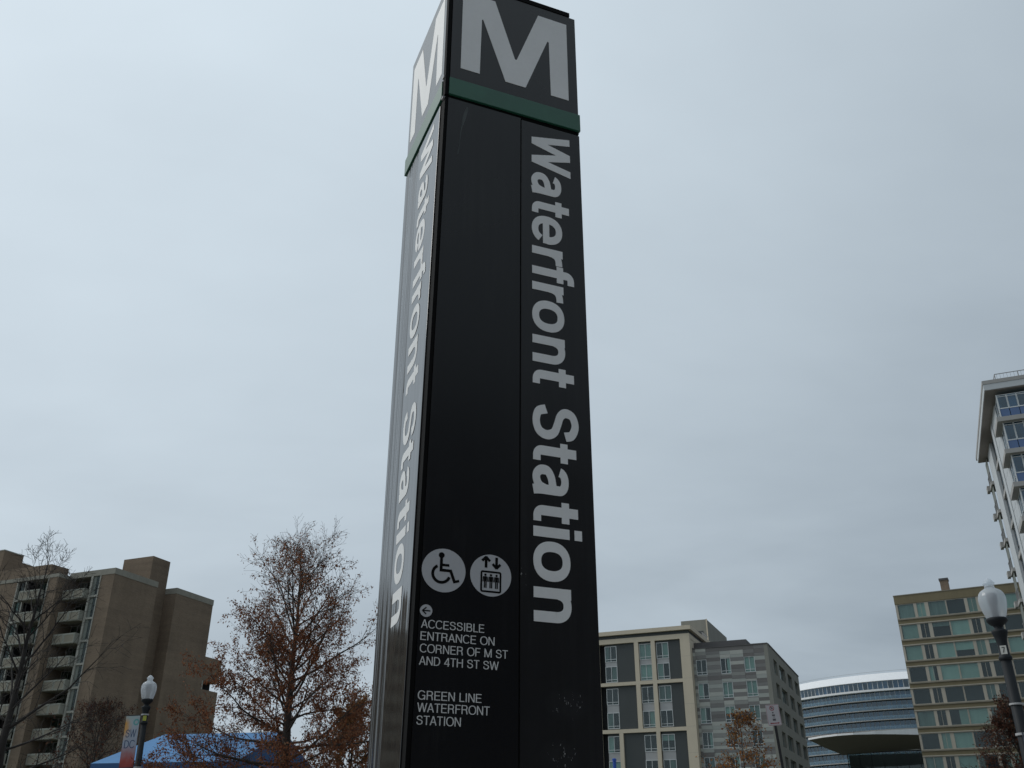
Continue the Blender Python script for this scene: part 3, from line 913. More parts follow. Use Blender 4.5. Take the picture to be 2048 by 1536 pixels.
for a0, a1 in vedge:
    F1.box(gb, 'pier', a0 + (0.46 if a0 == 0 else 0), a1, 0.004, 0.5, -0.2, 25.1, M['grey_side'])
F1.box(gb, 'corner_pier', 0.0, 0.455, 0.0, 0.5, -0.2, 25.1, M['grey_side'])
stz = [25.1] + [v for i in range(8) for v in (23.86 - 2.95 * i, 22.0 - 2.95 * i)] + [-0.2]
for i in range(0, len(stz) - 1, 2):
    if stz[i] - stz[i + 1] < 0.05: continue
    for a0, a1 in vcols:
        F1.box(gb, 'spandrel', a0 + 0.003, a1 - 0.003, 0.010, 0.49, max(stz[i + 1], -0.2), stz[i], M['grey_side'])
for i in range(8):
    wt, wb = 23.86 - 2.95 * i, 22.0 - 2.95 * i
    if wb < 0: continue
    for a0, a1 in vcols:
        window(F1, gb, a0 + 0.005, a1 - 0.005, wb, wt, (0.5,) if a1 - a0 < 3.5 else (0.34, 0.67), (), 0.07, 0.06, 0.28, 0.08, fm=M['metal_grey'], cover=covers(0.1, 0.3))
bx(gb, 'coping', -0.6, 0.06, 0.552, 27.7, 25.102, 25.26, M['dark_roof'])

# ---- olive slab block
ob = frame('olive_apartment_building', 'olive banded apartment slab with teal curtained windows', 'building', 1788.3, 1192, 137, 118.86)
OL = 40.0
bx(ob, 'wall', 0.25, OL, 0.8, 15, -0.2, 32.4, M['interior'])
bx(ob, 'end_wall', -0.12, 0.24, 0.10, 15.2, -0.2, 32.45, M['dark_roof'])
bx(ob, 'parapet', -0.14, OL, 0.0, 15.3, 31.50, 32.60, M['olive'])
bx(ob, 'coping', -0.18, OL, -0.05, 15.35, 32.602, 32.72, M['tan'])
wins = [(0.10, 2.26, ())]
k = 0
while 2.51 + 6.28 * k < OL - 7:
    o_ = 6.28 * k
    wins += [(2.50 + o_, 3.65 + o_, (0.5,)), (3.97 + o_, 6.21 + o_, ()), (6.23 + o_, 8.52 + o_, ())]
    k += 1
end_w = wins[-1][1] + 0.02
for r_ in range(11):
    zt_ = 31.47 - 2.75 * r_; zb_ = zt_ - 1.97
    if zb_ < 0.3: break
    bx(ob, 'sill', -0.10, OL, -0.10, 0.4, zb_ - 0.17, zb_ - 0.002, M['tan'])
    bx(ob, 'spandrel', -0.10, OL, 0.0, 0.4, max(zt_ - 2.75 + 0.125, -0.2), zb_ - 0.172, M['olive'])
    bx(ob, 'window_head', -0.10, OL, -0.04, 0.4, zt_ - 2.75 + 0.002, zt_ - 2.75 + 0.123, M['tan_frame'])
    prev = -0.10
    for i, (a0, a1, vm_) in enumerate(wins):
        if a0 - prev > 0.05:
            F0.box(ob, 'pier', prev + 0.001, a0 - 0.001, 0.06, 0.4, zb_, zt_, M['tan_frame'])
        if i == 0 and r_ == 7: vm_ = (0.5,)
        small = a1 - a0 < 1.5
        window(F0, ob, a0, a1, zb_ + 0.002, zt_ - 0.002, vm_, (), 0.07, 0.06 if not small else 0.04, 0.06, 0.07, fm=M['tan_frame'], cover=(covers(0.3, 0.25) if small else (covers(0.55, 0.25) if r_ != 4 else covers(0.0, 0.25))))
        prev = a1
ch = bx(ob, 'chimney', 5.95, 6.97, 0.8, 1.9, 32.72, 34.25, M['brick'])
bx(ch, 'chimney_cap', 5.87, 7.05, 0.72, 1.98, 34.25, 34.52, M['dark_roof'])

# ---- brown brick apartment block
lb = frame('brown_brick_building', 'brown brick apartment block with concrete balconies and stepped roofline', 'building', 232, 1136, 130, 112.63)
br, cn = M['brick'], M['conc_dark']
bx(lb, 'corner_wall', -2.2, 0.0, 0.0, 7.9, -0.2, 33.62, br)
bx(lb, 'rear_wall', -7.6, -2.25, 1.7, 7.88, -0.2, 33.60, br)
bx(lb, 'parapet', -7.66, 0.05, -0.05, 7.95, 33.62, 34.40, cn)
bx(lb, 'stair_tower', -7.3, -2.0, 8.26, 11.69, -0.2, 38.4, br)
bx(lb, 'link_wall', -7.3, -2.05, 7.9, 8.25, -0.2, 33.5, br)
bx(lb, 'wing_wall', -14.0, 0.0, 11.7, 19.6, -0.2, 33.70, br)
bx(lb, 'parapet', -14.0, 0.05, 11.65, 19.65, 33.70, 34.50, cn)
bx(lb, 'low_wing', -14.0, -0.02, 19.602, 23.3, -0.2, 21.9, br)
bx(lb, 'low_wing', -14.0, -0.02, 19.602, 23.3, 23.1, 26.4, br)
bx(lb, 'low_wing', -14.0, -1.5, 19.602, 23.2, 21.9, 23.1, M['interior'])
bx(lb, 'balcony_post', -0.25, -0.02, 19.62, 19.9, 21.9, 23.1, M['conc'])
# narrow window bay beside the corner
bx(lb, 'white_trim', -2.36, -2.202, -0.06, 0.3, -0.2, 33.60, M['white_trim'])
bx(lb, 'white_trim', -3.84, -3.52, -0.08, 0.35, -0.2, 33.60, M['white_trim'])
bx(lb, 'infill_panel', -3.515, -3.05, 0.10, 0.35, -0.2, 33.60, M['green_grey'])
for i in range(11):
    zf = 30.95 - 2.86 * i
    bx(lb, 'slab_edge', -3.515, -2.365, -0.05, 0.099, zf - 0.12, zf + 0.12, M['white_trim'])
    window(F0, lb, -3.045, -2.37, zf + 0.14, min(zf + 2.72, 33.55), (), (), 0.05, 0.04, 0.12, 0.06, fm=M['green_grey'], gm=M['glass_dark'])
    if i == 0:
        pass
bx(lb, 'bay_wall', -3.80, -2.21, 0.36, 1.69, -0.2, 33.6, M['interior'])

def balcony_bay(u0, u1, y, first=30.95, n=11, b0=0.5, b1=0.0, top=33.6, tag_post=None):
    """recess between u0 and u1 behind plane y with a balcony on every floor"""
    Fb = Face('front', y)
    for i in range(n):
        zf = first - 2.86 * i
        if zf < 0.5: break
        # slab, parapet with its two framed panels, side parapets
        bx(lb, 'floor_slab', u0, u1, y - 0.60, y + 1.65, zf - 0.30, zf - 0.16, M['conc_dark'])
        p = bx(lb, 'balcony', u0 + b0, u1 - b1, y - 0.73, y - 0.61, zf - 0.28, zf + 1.0, M['conc'])
        w_ = (u1 - b1) - (u0 + b0)
        for s_ in (0, 1):
            c0 = u0 + b0 + 0.18 + s_ * (w_ / 2 - 0.03); c1 = c0 + w_ / 2 - 0.33
            bx(p, 'panel', c0, c1, y - 0.745, y - 0.70, zf - 0.12, zf + 0.80, M['tan'])
            q = MB()
            for (e0, e1, g0, g1) in ((c0 - 0.09, c0, -0.21, 0.89), (c1, c1 + 0.09, -0.21, 0.89), (c0, c1, 0.80, 0.89), (c0, c1, -0.21, -0.12)):
                q.box(e0, e1, y - 0.775, y - 0.731, zf + g0, zf + g1)
            fo = q.build('panel_frame', M['conc'], None)
            put(fo, p)
        for (e0, e1) in ((u0 + b0, u0 + b0 + 0.12), (u1 - b1 - 0.12, u1 - b1)):
            bx(p, 'side_parapet', e0, e1, y - 0.608, y - 0.02, zf - 0.15, zf + 1.0, M['conc'])
        # glazed balcony door wall
        zt_ = min(zf + 2.46, top - 0.05)
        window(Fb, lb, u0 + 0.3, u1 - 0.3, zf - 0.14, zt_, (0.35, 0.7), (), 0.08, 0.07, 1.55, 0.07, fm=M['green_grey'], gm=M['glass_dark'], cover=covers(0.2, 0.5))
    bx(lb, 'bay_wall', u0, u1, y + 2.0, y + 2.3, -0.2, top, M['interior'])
balcony_bay(-7.65, -3.85, 0.0, b0=0.0, b1=0.10)
# second, projecting stack
Y2 = -1.86
bx(lb, 'pier', -9.26, -7.67, Y2, 3.0, -0.2, 33.52, br)
bx(lb, 'white_trim', -9.42, -9.262, Y2 - 0.06, Y2 + 0.3, -0.2, 33.5, M['white_trim'])
bx(lb, 'white_trim', -14.86, -14.70, Y2 - 0.06, Y2 + 0.3, -0.2, 33.5, M['white_trim'])
bx(lb, 'white_trim', -13.45, -13.25, Y2 + 0.02, Y2 + 0.3, -0.2, 33.5, M['white_trim'])
balcony_bay(-13.24, -9.43, Y2, b0=-0.10, b1=0.30)
for i in range(11):
    zf = 30.95 - 2.86 * i
    bx(lb, 'slab_edge', -14.695, -13.455, Y2 - 0.05, Y2 + 0.25, zf - 0.12, zf + 0.12, M['white_trim'])
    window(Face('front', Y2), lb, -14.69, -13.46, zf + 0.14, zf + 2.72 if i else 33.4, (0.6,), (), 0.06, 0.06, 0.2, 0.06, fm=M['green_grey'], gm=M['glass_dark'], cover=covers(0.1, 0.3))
bx(lb, 'bay_wall', -14.69, -13.26, Y2 + 0.36, Y2 + 1.5, -0.2, 33.5, M['interior'])
bx(lb, 'parapet', -19.0, -7.62, Y2 - 0.05, 3.0, 33.52, 34.0, cn)
bx(lb, 'penthouse', -18.85, -9.4, Y2 + 0.02, 1.03, 34.0, 35.4, br)
bx(lb, 'stair_tower', -30, -18.9, Y2, 1.34, 33.0, 38.3, br)
bx(lb, 'stair_tower', -30, -18.9, 1.342, 14.0, 33.0, 37.4, br)
bx(lb, 'coping', -30.05, -18.87, Y2 - 0.04, 1.36, 38.3, 38.44, M['white_trim'])
# third stack, running on out of frame
bx(lb, 'wall', -24.0, -14.87, Y2, 6.0, -0.2, 33.45, br)
bx(lb, 'parapet', -24.0, -19.0, Y2 - 0.05, 6.0, 33.45, 34.25, cn)
for kx in range(3):
    o_ = -kx * 12.0
    balcony_bay(-28.0 + o_, -24.05 + o_, Y2 - 0.4 * kx, b0=0.3, b1=0.3)
    bx(lb, 'wall', -36.0 + o_, -28.05 + o_, Y2 - 0.4 * kx, 6.0, -0.2, 33.45, br)
    bx(lb, 'parapet', -36.0 + o_, -24.0 + o_ - 0.01, Y2 - 0.05 - 0.4 * kx, 6.0, 33.46, 34.25, cn)

# ---- glass and white corner tower
tw = frame('glass_corner_tower', 'white and blue glass tower with overhanging flat roof', 'building', 1964, 763, 91, 112.6)
TR = 26.0
wc = M['white_clad']
bx(tw, 'wall', 2.6, TR, 2.6, 20.0, -0.2, 40.5, M['interior'])
bx(tw, 'roof_slab', 0.0, TR, 0.0, 20.0, 40.62, 41.22, wc)
bx(tw, 'roof_edge', -0.04, TR, -0.04, 20.9, 41.23, 41.60, M['slab_grey'])
bx(tw, 'roof_soffit', 0.06, TR, 0.06, 19.9, 40.55, 40.615, M['soffit'])
for i in range(12):
    q = MB().tube([(1.3 + i * 2.0, 1.0, 41.6), (1.3 + i * 2.0, 1.0, 42.55)], 0.04, 6).build('roof_railing_post', M['metal_grey'], tw)
bx(tw, 'roof_railing', 1.3, 24, 0.97, 1.03, 42.52, 42.58, M['metal_grey'])
bx(tw, 'roof_railing', 1.27, 1.33, 1.04, 18, 42.52, 42.58, M['metal_grey'])
for i in range(50):
    bx(tw, 'baluster', 1.45 + i * 0.3, 1.47 + i * 0.3, 0.99, 1.01, 41.6, 42.52, M['metal_grey'])
# vertical bands of the long side (u = 0.9, running back)
FT = Face('left', 0.9)
FT.box(tw, 'white_pier', 14.0, 18.0, 0.0, 0.9, -0.2, 40.54, wc)
FT.box(tw, 'white_fin', 8.2, 9.7, -0.05, 0.6, -0.2, 40.54, wc)
for i in range(13):
    zf = 37.55 - 3.2 * i
    if zf < 0: break
    zt_ = zf + 3.0 if i else 40.5
    # glazed slot between the pier and the fin
    window(FT, tw, 9.75, 13.95, zf + 0.25, zt_, (0.33, 0.66), (0.3,), 0.08, 0.06, 0.25, 0.08, fm=M['metal_grey'], gm=M['glass_blue'])
    FT.box(tw, 'spandrel', 9.72, 13.98, 0.10, 0.5, zf - 0.18, zf + 0.24, M['slab_grey'])
    # white panels with open joints
    for (a0, a1) in ((4.3, 6.15), (6.2, 8.15)):
        FT.box(tw, 'white_panel', a0, a1, 0.02, 0.5, zf - 0.12, zf + 1.45, wc)
        FT.box(tw, 'white_panel', a0, a1, 0.02, 0.5, zf + 1.50, zf + 3.04, wc)
    # rear balconies: slab end and railing
    bl = bx(tw, 'rear_balcony', 0.62, 1.58, 18.02, 20.75, zf - 0.25, zf + 0.12, M['slab_grey'])
    bx(bl, 'balcony_edge', 0.32, 0.615, 20.1, 21.2, zf - 0.30, zf + 0.30, M['slab_grey'])
    for j in range(9):
        bx(bl, 'railing_bar', 0.66, 0.70, 18.15 + j * 0.31, 18.19 + j * 0.31, zf + 0.12, zf + 1.15, M['metal_grey'])
    bx(bl, 'railing', 0.64, 0.72, 18.05, 20.74, zf + 1.15, zf + 1.22, M['metal_grey'])
    bx(bl, 'privacy_screen', 0.74, 0.78, 18.3, 20.65, zf + 0.12, zf + 2.9, M['green_grey'])
    bx(tw, 'rear_wall', 1.585, 1.7, 18.05, 20.7, zf - 0.25, zf + 2.94, M['green_grey'])
    # glass corner bay on the front
    z0_, z1_ = zf + 0.20, (zt_ - 0.10 if i else 40.1)
    Fg = Face('front', 0.35)
    for j in range(12):
        a0 = 0.92 + 0.83 * j
        fr_ = window(Fg, tw, a0, a0 + 0.81, z0_ + 0.95, z1_, (), (0.86,), 0.05, 0.05, 0.0, 0.1, gm=M['glass_blue'], cover=covers(0.1, 0.2))
        bx(tw, 'blue_spandrel', a0 + 0.02, a0 + 0.79, 0.37, 0.45, z0_ + 0.02, z0_ + 0.90, M['spandrel_blue'])
    bx(tw, 'transom', 0.90, 10.9, 0.34, 0.46, z0_ + 0.905, z0_ + 0.945, M['frame_white'])
    Fs = Face('left', 0.93)
    window(Fs, tw, 0.47, 3.6, z0_ + 0.1, z1_, (0.33, 0.66), (0.35,), 0.06, 0.05, 0.0, 0.1, fm=M['frame_white'], gm=M['glass_blue'])
    bx(tw, 'floor_slab', 0.42, 11.0, -0.12, 4.0, zf - 0.28, zf + 0.15, M['slab_grey'])
    bx(tw, 'corner_post', 0.86, 0.918, 0.30, 0.46, zf + 0.151, z1_, M['frame_white'])
    bx(tw, 'white_return', 0.93, 1.6, 3.65, 4.25, zf + 0.155, zf + 2.9, wc)
for z in (14.0, 23.0, 33.0):
    pass
# front wall beyond the bay, outside the frame
for i in range(13):
    zf = 37.55 - 3.2 * i
    if zf < 0: break
    bx(tw, 'spandrel', 11.05, TR, 0.4, 2.4, zf - 0.28, zf + 0.9, wc)
    for j in range(4):
        window(Face('front', 0.6), tw, 11.2 + j * 3.6, 14.6 + j * 3.6, zf + 0.91, zf + 2.9, (0.5,), (), 0.07, 0.06, 0.0, 0.1, gm=M['glass_blue'], cover=covers())

# ---- curved glass block far behind
def polar(az_, D): return (math.sin(R(az_)) * D, math.cos(R(az_)) * D)
K_ = 327 / 262.5
p1, p2, p3 = polar(16.70, 271 * K_), polar(19.54, 262.5 * K_), polar(22.15, 260 * K_)
def circ(a, b, c):
    ax, ay = a; bx_, by = b; cx_, cy = c
    d = 2 * (ax * (by - cy) + bx_ * (cy - ay) + cx_ * (ay - by))
    ux = ((ax**2 + ay**2) * (by - cy) + (bx_**2 + by**2) * (cy - ay) + (cx_**2 + cy**2) * (ay - by)) / d
    uy = ((ax**2 + ay**2) * (cx_ - bx_) + (bx_**2 + by**2) * (ax - cx_) + (cx_**2 + cy**2) * (bx_ - ax)) / d
    return ux, uy, math.hypot(ax - ux, ay - uy)
cx0, cy0, cr0 = circ(p1, p2, p3)
vb = thing('curved_glass_building', 'curved blue glass block with white roof band and long balconies', 'building', (cx0, cy0, 0))
a_l = math.atan2(p1[1] - cy0, p1[0] - cx0); a_r = math.atan2(p3[1] - cy0, p3[0] - cx0)
da = (a_r - a_l)
A0, A1 = a_l - da * 0.35, a_r + da * 0.7
def arc_band(name, r0, r1, z0, z1, m_, parent, n=48, a0=None, a1=None):
    a0 = A0 if a0 is None else a0; a1 = A1 if a1 is None else a1
    q = MB()
    for i in range(n + 1):
        a = a0 + (a1 - a0) * i / n
        c_, s_ = math.cos(a), math.sin(a)
        q.v += [(r0 * c_, r0 * s_, z0), (r1 * c_, r1 * s_, z0), (r1 * c_, r1 * s_, z1), (r0 * c_, r0 * s_, z1)]
    for i in range(n):
        b = i * 4
        for k in range(4):
            k2 = (k + 1) % 4
            q.f.append((b + k, b + 4 + k, b + 4 + k2, b + k2))
    q.f.append((0, 1, 2, 3)); t = n * 4
    q.f.append((t + 3, t + 2, t + 1, t))
    o = q.build(name, m_, parent)
    return o
def hz(te): return EYE + te * 327
arc_band('wall', cr0 - 9, cr0 - 3.2, -0.2, hz(0.1458) - 0.05, M['interior'], vb)
def sloped(n=48):
    q = MB()
    zb0, zt0 = hz(0.1458), hz(0.1530)
    for i in range(n + 1):
        a = A0 + (A1 - A0) * i / n
        c_, s_ = math.cos(a), math.sin(a)
        for r_, z_ in ((cr0 - 10, zb0), (cr0, zb0), (cr0, zb0 + 0.12), (cr0 - 3.5, zt0 + 0.45), (cr0 - 10, zt0 + 0.45)):
            q.v.append((r_ * c_, r_ * s_, z_))
    for i in range(n):
        b = i * 5
        for k in range(5):
            k2 = (k + 1) % 5
            q.f.append((b + k, b + 5 + k, b + 5 + k2, b + k2))
    q.f.append((0, 1, 2, 3, 4)); t = n * 5
    q.f.append((t + 4, t + 3, t + 2, t + 1, t))
    return q.build('white_roof', M['roof_white'], vb)
sloped()
zs_ = [hz(0.1377) - 2.95 * i for i in range(16)]
vr = random.Random(5)
for i, zf in enumerate(zs_):
    if zf < 0.5: break
    arc_band('floor_slab', cr0 - 4, cr0 + (0.25 if i == 0 else 0.0), zf - (0.35 if i == 0 else 0.14), zf + (0.25 if i == 0 else 0.10), M['roof_white'] if i == 0 else M['slab_grey'], vb)
    zt_ = zs_[i - 1] - 0.36 if i else hz(0.1458) - 0.02
    if i: arc_band('glass_rail', cr0 - 0.12, cr0 - 0.06, zf + 0.12, zf + 1.1, M['glass_rail'], vb)
    npan = 46
    rg = cr0 - (1.6 if i else 0.5)
    for j in range(npan):
        a = A0 + (A1 - A0) * (j + 0.5) / npan
        wd = abs(A1 - A0) * rg / npan
        typ = vr.random()
        me_key = ('cpane', i == 0, typ < 0.62)
        key = ('curve', round(zt_ - zf, 2), round(wd, 2))
        if key not in _cache:
            qq = MB().box(-wd / 2 + 0.06, wd / 2 - 0.06, -0.03, 0.03, 0.12, zt_ - zf - 0.02)
            mm = bpy.data.meshes.new('pane'); mm.from_pydata(qq.v, [], qq.f); mm.materials.append(M['glass_blue']); _cache[key] = mm
            qq = MB().box(-0.07, 0.07, -0.08, 0.08, 0.12, zt_ - zf - 0.02)
            mm = bpy.data.meshes.new('mullion'); mm.from_pydata(qq.v, [], qq.f); mm.materials.append(M['frame_white'] if i < 2 else M['metal_grey']); _cache[key + ('m', i < 2)] = mm
            qq = MB().box(-wd / 2 + 0.1, wd / 2 - 0.1, -0.02, 0.02, 0.15, zt_ - zf - 0.05)
            for cm in ('blind', 'curtain'):
                mm = bpy.data.meshes.new('blind'); mm.from_pydata(qq.v, [], qq.f); mm.materials.append(M[cm]); _cache[key + (cm,)] = mm
        def put_arc(me_, r_, nm, aa):
            o = bpy.data.objects.new(nm, me_); C.objects.link(o); o.parent = vb
            o.location = (r_ * math.cos(aa), r_ * math.sin(aa), zf); o.rotation_euler = (0, 0, aa + math.pi / 2)
            return o
        pane_ = put_arc(_cache[key], rg, 'pane', a)
        mk = key + ('m', i < 2)
        if mk not in _cache:
            qq = MB().box(-0.07, 0.07, -0.08, 0.08, 0.12, zt_ - zf - 0.02)
            mm = bpy.data.meshes.new('mullion'); mm.from_pydata(qq.v, [], qq.f); mm.materials.append(M['frame_white'] if i < 2 else M['metal_grey']); _cache[mk] = mm
        put_arc(_cache[mk], rg, 'mullion', a - (A1 - A0) / npan / 2)
        if typ < 0.38: put_arc(_cache[key + ('blind',)], rg - 0.5, 'blind', a)
        elif typ < 0.62: put_arc(_cache[key + ('curtain',)], rg - 0.5, 'blind', a)
rl = arc_band('roof_railing', cr0 - 4.5, cr0 - 4.46, hz(0.1530) + 1.2, hz(0.1530) + 1.26, M['metal_grey'], vb)

# ---- theatre with the wide overhanging roof
th = thing('theatre', 'theatre with broad white edged overhanging roof and dark glass wall', 'theatre', (*polar(20.0, 240), 0))
to = Vector((*polar(20.0, 240), 0))
hc = 20.0
edge = [(16.67, 0.0954), (17.4, 0.0972), (18.2, 0.0984), (19.06, 0.0990), (20.2, 0.0988), (21.2, 0.0981), (22.15, 0.0972), (24.5, 0.0945), (27.0, 0.0910)]
back = [(27.0, 0.070), (24.5, 0.082), (22.14, 0.0842), (20.2, 0.0828), (18.39, 0.0808), (17.5, 0.0878)]
pl_ = [Vector((*polar(a, hc / t), 0)) - to for a, t in edge + back]
area = sum(pl_[i].x * pl_[(i + 1) % len(pl_)].y - pl_[(i + 1) % len(pl_)].x * pl_[i].y for i in range(len(pl_)))
pts = [(p.x, p.y) for p in (pl_ if area > 0 else pl_[::-1])]
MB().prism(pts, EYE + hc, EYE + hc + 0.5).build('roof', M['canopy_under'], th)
q = MB()
fa = [(Vector((*polar(a, hc / t), 0)) - to, a) for a, t in edge]
for i, (p, a) in enumerate(fa):
    d_ = Vector(p + to); d_.z = 0; d_.normalize()
    o_ = p - d_ * 0.25
    top_ = EYE + hc + (0.30 if a < 19.3 else 0.30 + (a - 19.3) * 0.24)
    q.v += [(o_.x, o_.y, EYE + hc - 0.05), (p.x, p.y, EYE + hc - 0.05), (p.x, p.y, top_), (o_.x, o_.y, top_)]
for i in range(len(fa) - 1):
    b = i * 4
    for k in range(4):
        k2 = (k + 1) % 4
        q.f.append((b + k, b + k2, b + 4 + k2, b + 4 + k))
q.f.append((3, 2, 1, 0)); t = (len(fa) - 1) * 4
q.f.append((t, t + 1, t + 2, t + 3))
q.build('fascia', M['roof_white'], th)
g0 = Vector((*polar(18.6, 244), 0)) - to; g1 = Vector((*polar(26.5, 244), 0)) - to
dr = (g1 - g0).normalized(); bk = Vector((-dr.y, dr.x, 0))
if bk.y < 0: bk = -bk
npn = 13
for j in range(npn):
    p = g0 + (g1 - g0) * (j / npn); q_ = g0 + (g1 - g0) * ((j + 1) / npn)
    wdt = (q_ - p).length
    for (z0, z1, nm) in ((0.3, 6.9, 'pane'), (7.2, 13.4, 'pane'), (13.7, EYE + hc - 0.02, 'pane')):
        key = ('th', round(wdt, 3), z0)
        if key not in _cache:
            qq = MB().box(0.08, wdt - 0.08, -0.04, 0.04, z0, z1)
            mm = bpy.data.meshes.new('pane'); mm.from_pydata(qq.v, [], qq.f); mm.materials.append(M['glass']); _cache[key] = mm
        o = bpy.data.objects.new('pane', _cache[key]); C.objects.link(o); o.parent = th
        o.location = p; o.rotation_euler = (0, 0, math.atan2(dr.y, dr.x))
    key = ('thm',)
    if key not in _cache:
        qq = MB().box(-0.07, 0.07, -0.12, 0.12, -0.2, EYE + hc - 0.01)
        mm = bpy.data.meshes.new('mullion'); mm.from_pydata(qq.v, [], qq.f); mm.materials.append(M['iron']); _cache[key] = mm
    o = bpy.data.objects.new('mullion', _cache[key]); C.objects.link(o); o.parent = th
    o.location = p; o.rotation_euler = (0, 0, math.atan2(dr.y, dr.x))
for z0, z1 in ((-0.2, 0.29), (6.92, 7.18), (13.42, 13.68)):
    q = MB().extr([tuple(g0 + Vector((0, 0, z0)) - bk * 0.15), tuple(g1 + Vector((0, 0, z0)) - bk * 0.15), tuple(g1 + Vector((0, 0, z1)) - bk * 0.15), tuple(g0 + Vector((0, 0, z1)) - bk * 0.15)], tuple(bk * 0.1))
    q.build('floor_edge', M['metal_grey'], th)
q = MB().extr([tuple(g0 + bk * 4 + Vector((0, 0, -0.2))), tuple(g1 + bk * 4 + Vector((0, 0, -0.2))), tuple(g1 + bk * 4 + Vector((0, 0, EYE + hc))), tuple(g0 + bk * 4 + Vector((0, 0, EYE + hc)))], tuple(bk * 6))
q.build('rear_wall', M['interior'], th)

# ---- unseen block added behind the camera so the pylon's front reflects dark
of = thing('added_reflection_block', 'unseen plain brick block added behind the camera to darken the pylon reflection', 'building', (-20, -33, 0), R(180))
for k in range(8):
    zb_ = k * 3.1
    bx(of, 'spandrel', -95, 20, 0.0, 1.0, zb_ - 0.2 if k == 0 else zb_, zb_ + 1.2, M['brick'])
    bx(of, 'window_band', -95, 20, 0.25, 0.9, zb_ + 1.202, zb_ + 3.098, M['spandrel_blue'])
    for j in range(24):
        bx(of, 'pier', -95 + j * 5.0, -94.2 + j * 5.0, 0.02, 0.24, zb_ + 1.203, zb_ + 3.097, M['brick'])
bx(of, 'parapet', -95, 20, -0.1, 16, 24.8, 25.9, M['brick'])
bx(of, 'wall', -95, 20, 1.01, 16, -0.2, 24.79, M['brick'])

# ------------------------------------------------------------------ street lamps
def globe_mat():
    q = NT('frosted_globe')
    q.t.nodes.remove(q.p)
    o = q.t.nodes['Material Output']
    df = q.n('ShaderNodeBsdfDiffuse'); df.inputs[0].default_value = (0.82, 0.84, 0.86, 1)
    tl = q.n('ShaderNodeBsdfTranslucent'); tl.inputs[0].default_value = (0.88, 0.92, 0.95, 1)
    tr = q.n('ShaderNodeBsdfTransparent'); tr.inputs[0].default_value = (0.86, 0.9, 0.93, 1)
    gl = q.n('ShaderNodeBsdfGlossy'); gl.inputs['Roughness'].default_value = 0.12
    m1 = q.n('ShaderNodeMixShader'); m1.inputs[0].default_value = 0.55
    q.l(df.outputs[0], m1.inputs[1]); q.l(tl.outputs[0], m1.inputs[2])
    m2 = q.n('ShaderNodeMixShader'); m2.inputs[0].default_value = 0.48
    q.l(m1.outputs[0], m2.inputs[1]); q.l(tr.outputs[0], m2.inputs[2])
    m3 = q.n('ShaderNodeMixShader')
    lw = q.n('ShaderNodeLayerWeight'); lw.inputs['Blend'].default_value = 0.5
    q.l(q.math('ADD', q.math('MULTIPLY', q.math('POWER', lw.outputs['Facing'], 5.0), 0.5), 0.04), m3.inputs[0]); q.l(m2.outputs[0], m3.inputs[1]); q.l(gl.outputs[0], m3.inputs[2])
    q.l(m3.outputs[0], o.inputs[0])
    return q.m
M['globe'] = globe_mat()
M['lamp_core'] = mat('lamp_core', (0.10, 0.10, 0.11), 0.5, 0.05, kind='Object')
M['tag_yellow'] = mat('yellow_tag', (0.42, 0.44, 0.07), 0.6, 0.1, kind='Object')
M['tag_white'] = mat('white_tag', (0.6, 0.6, 0.55), 0.6, 0.1, kind='Object')
M['clamp'] = mat('steel_clamp', (0.42, 0.42, 0.42), 0.4, 0.1, kind='Object')

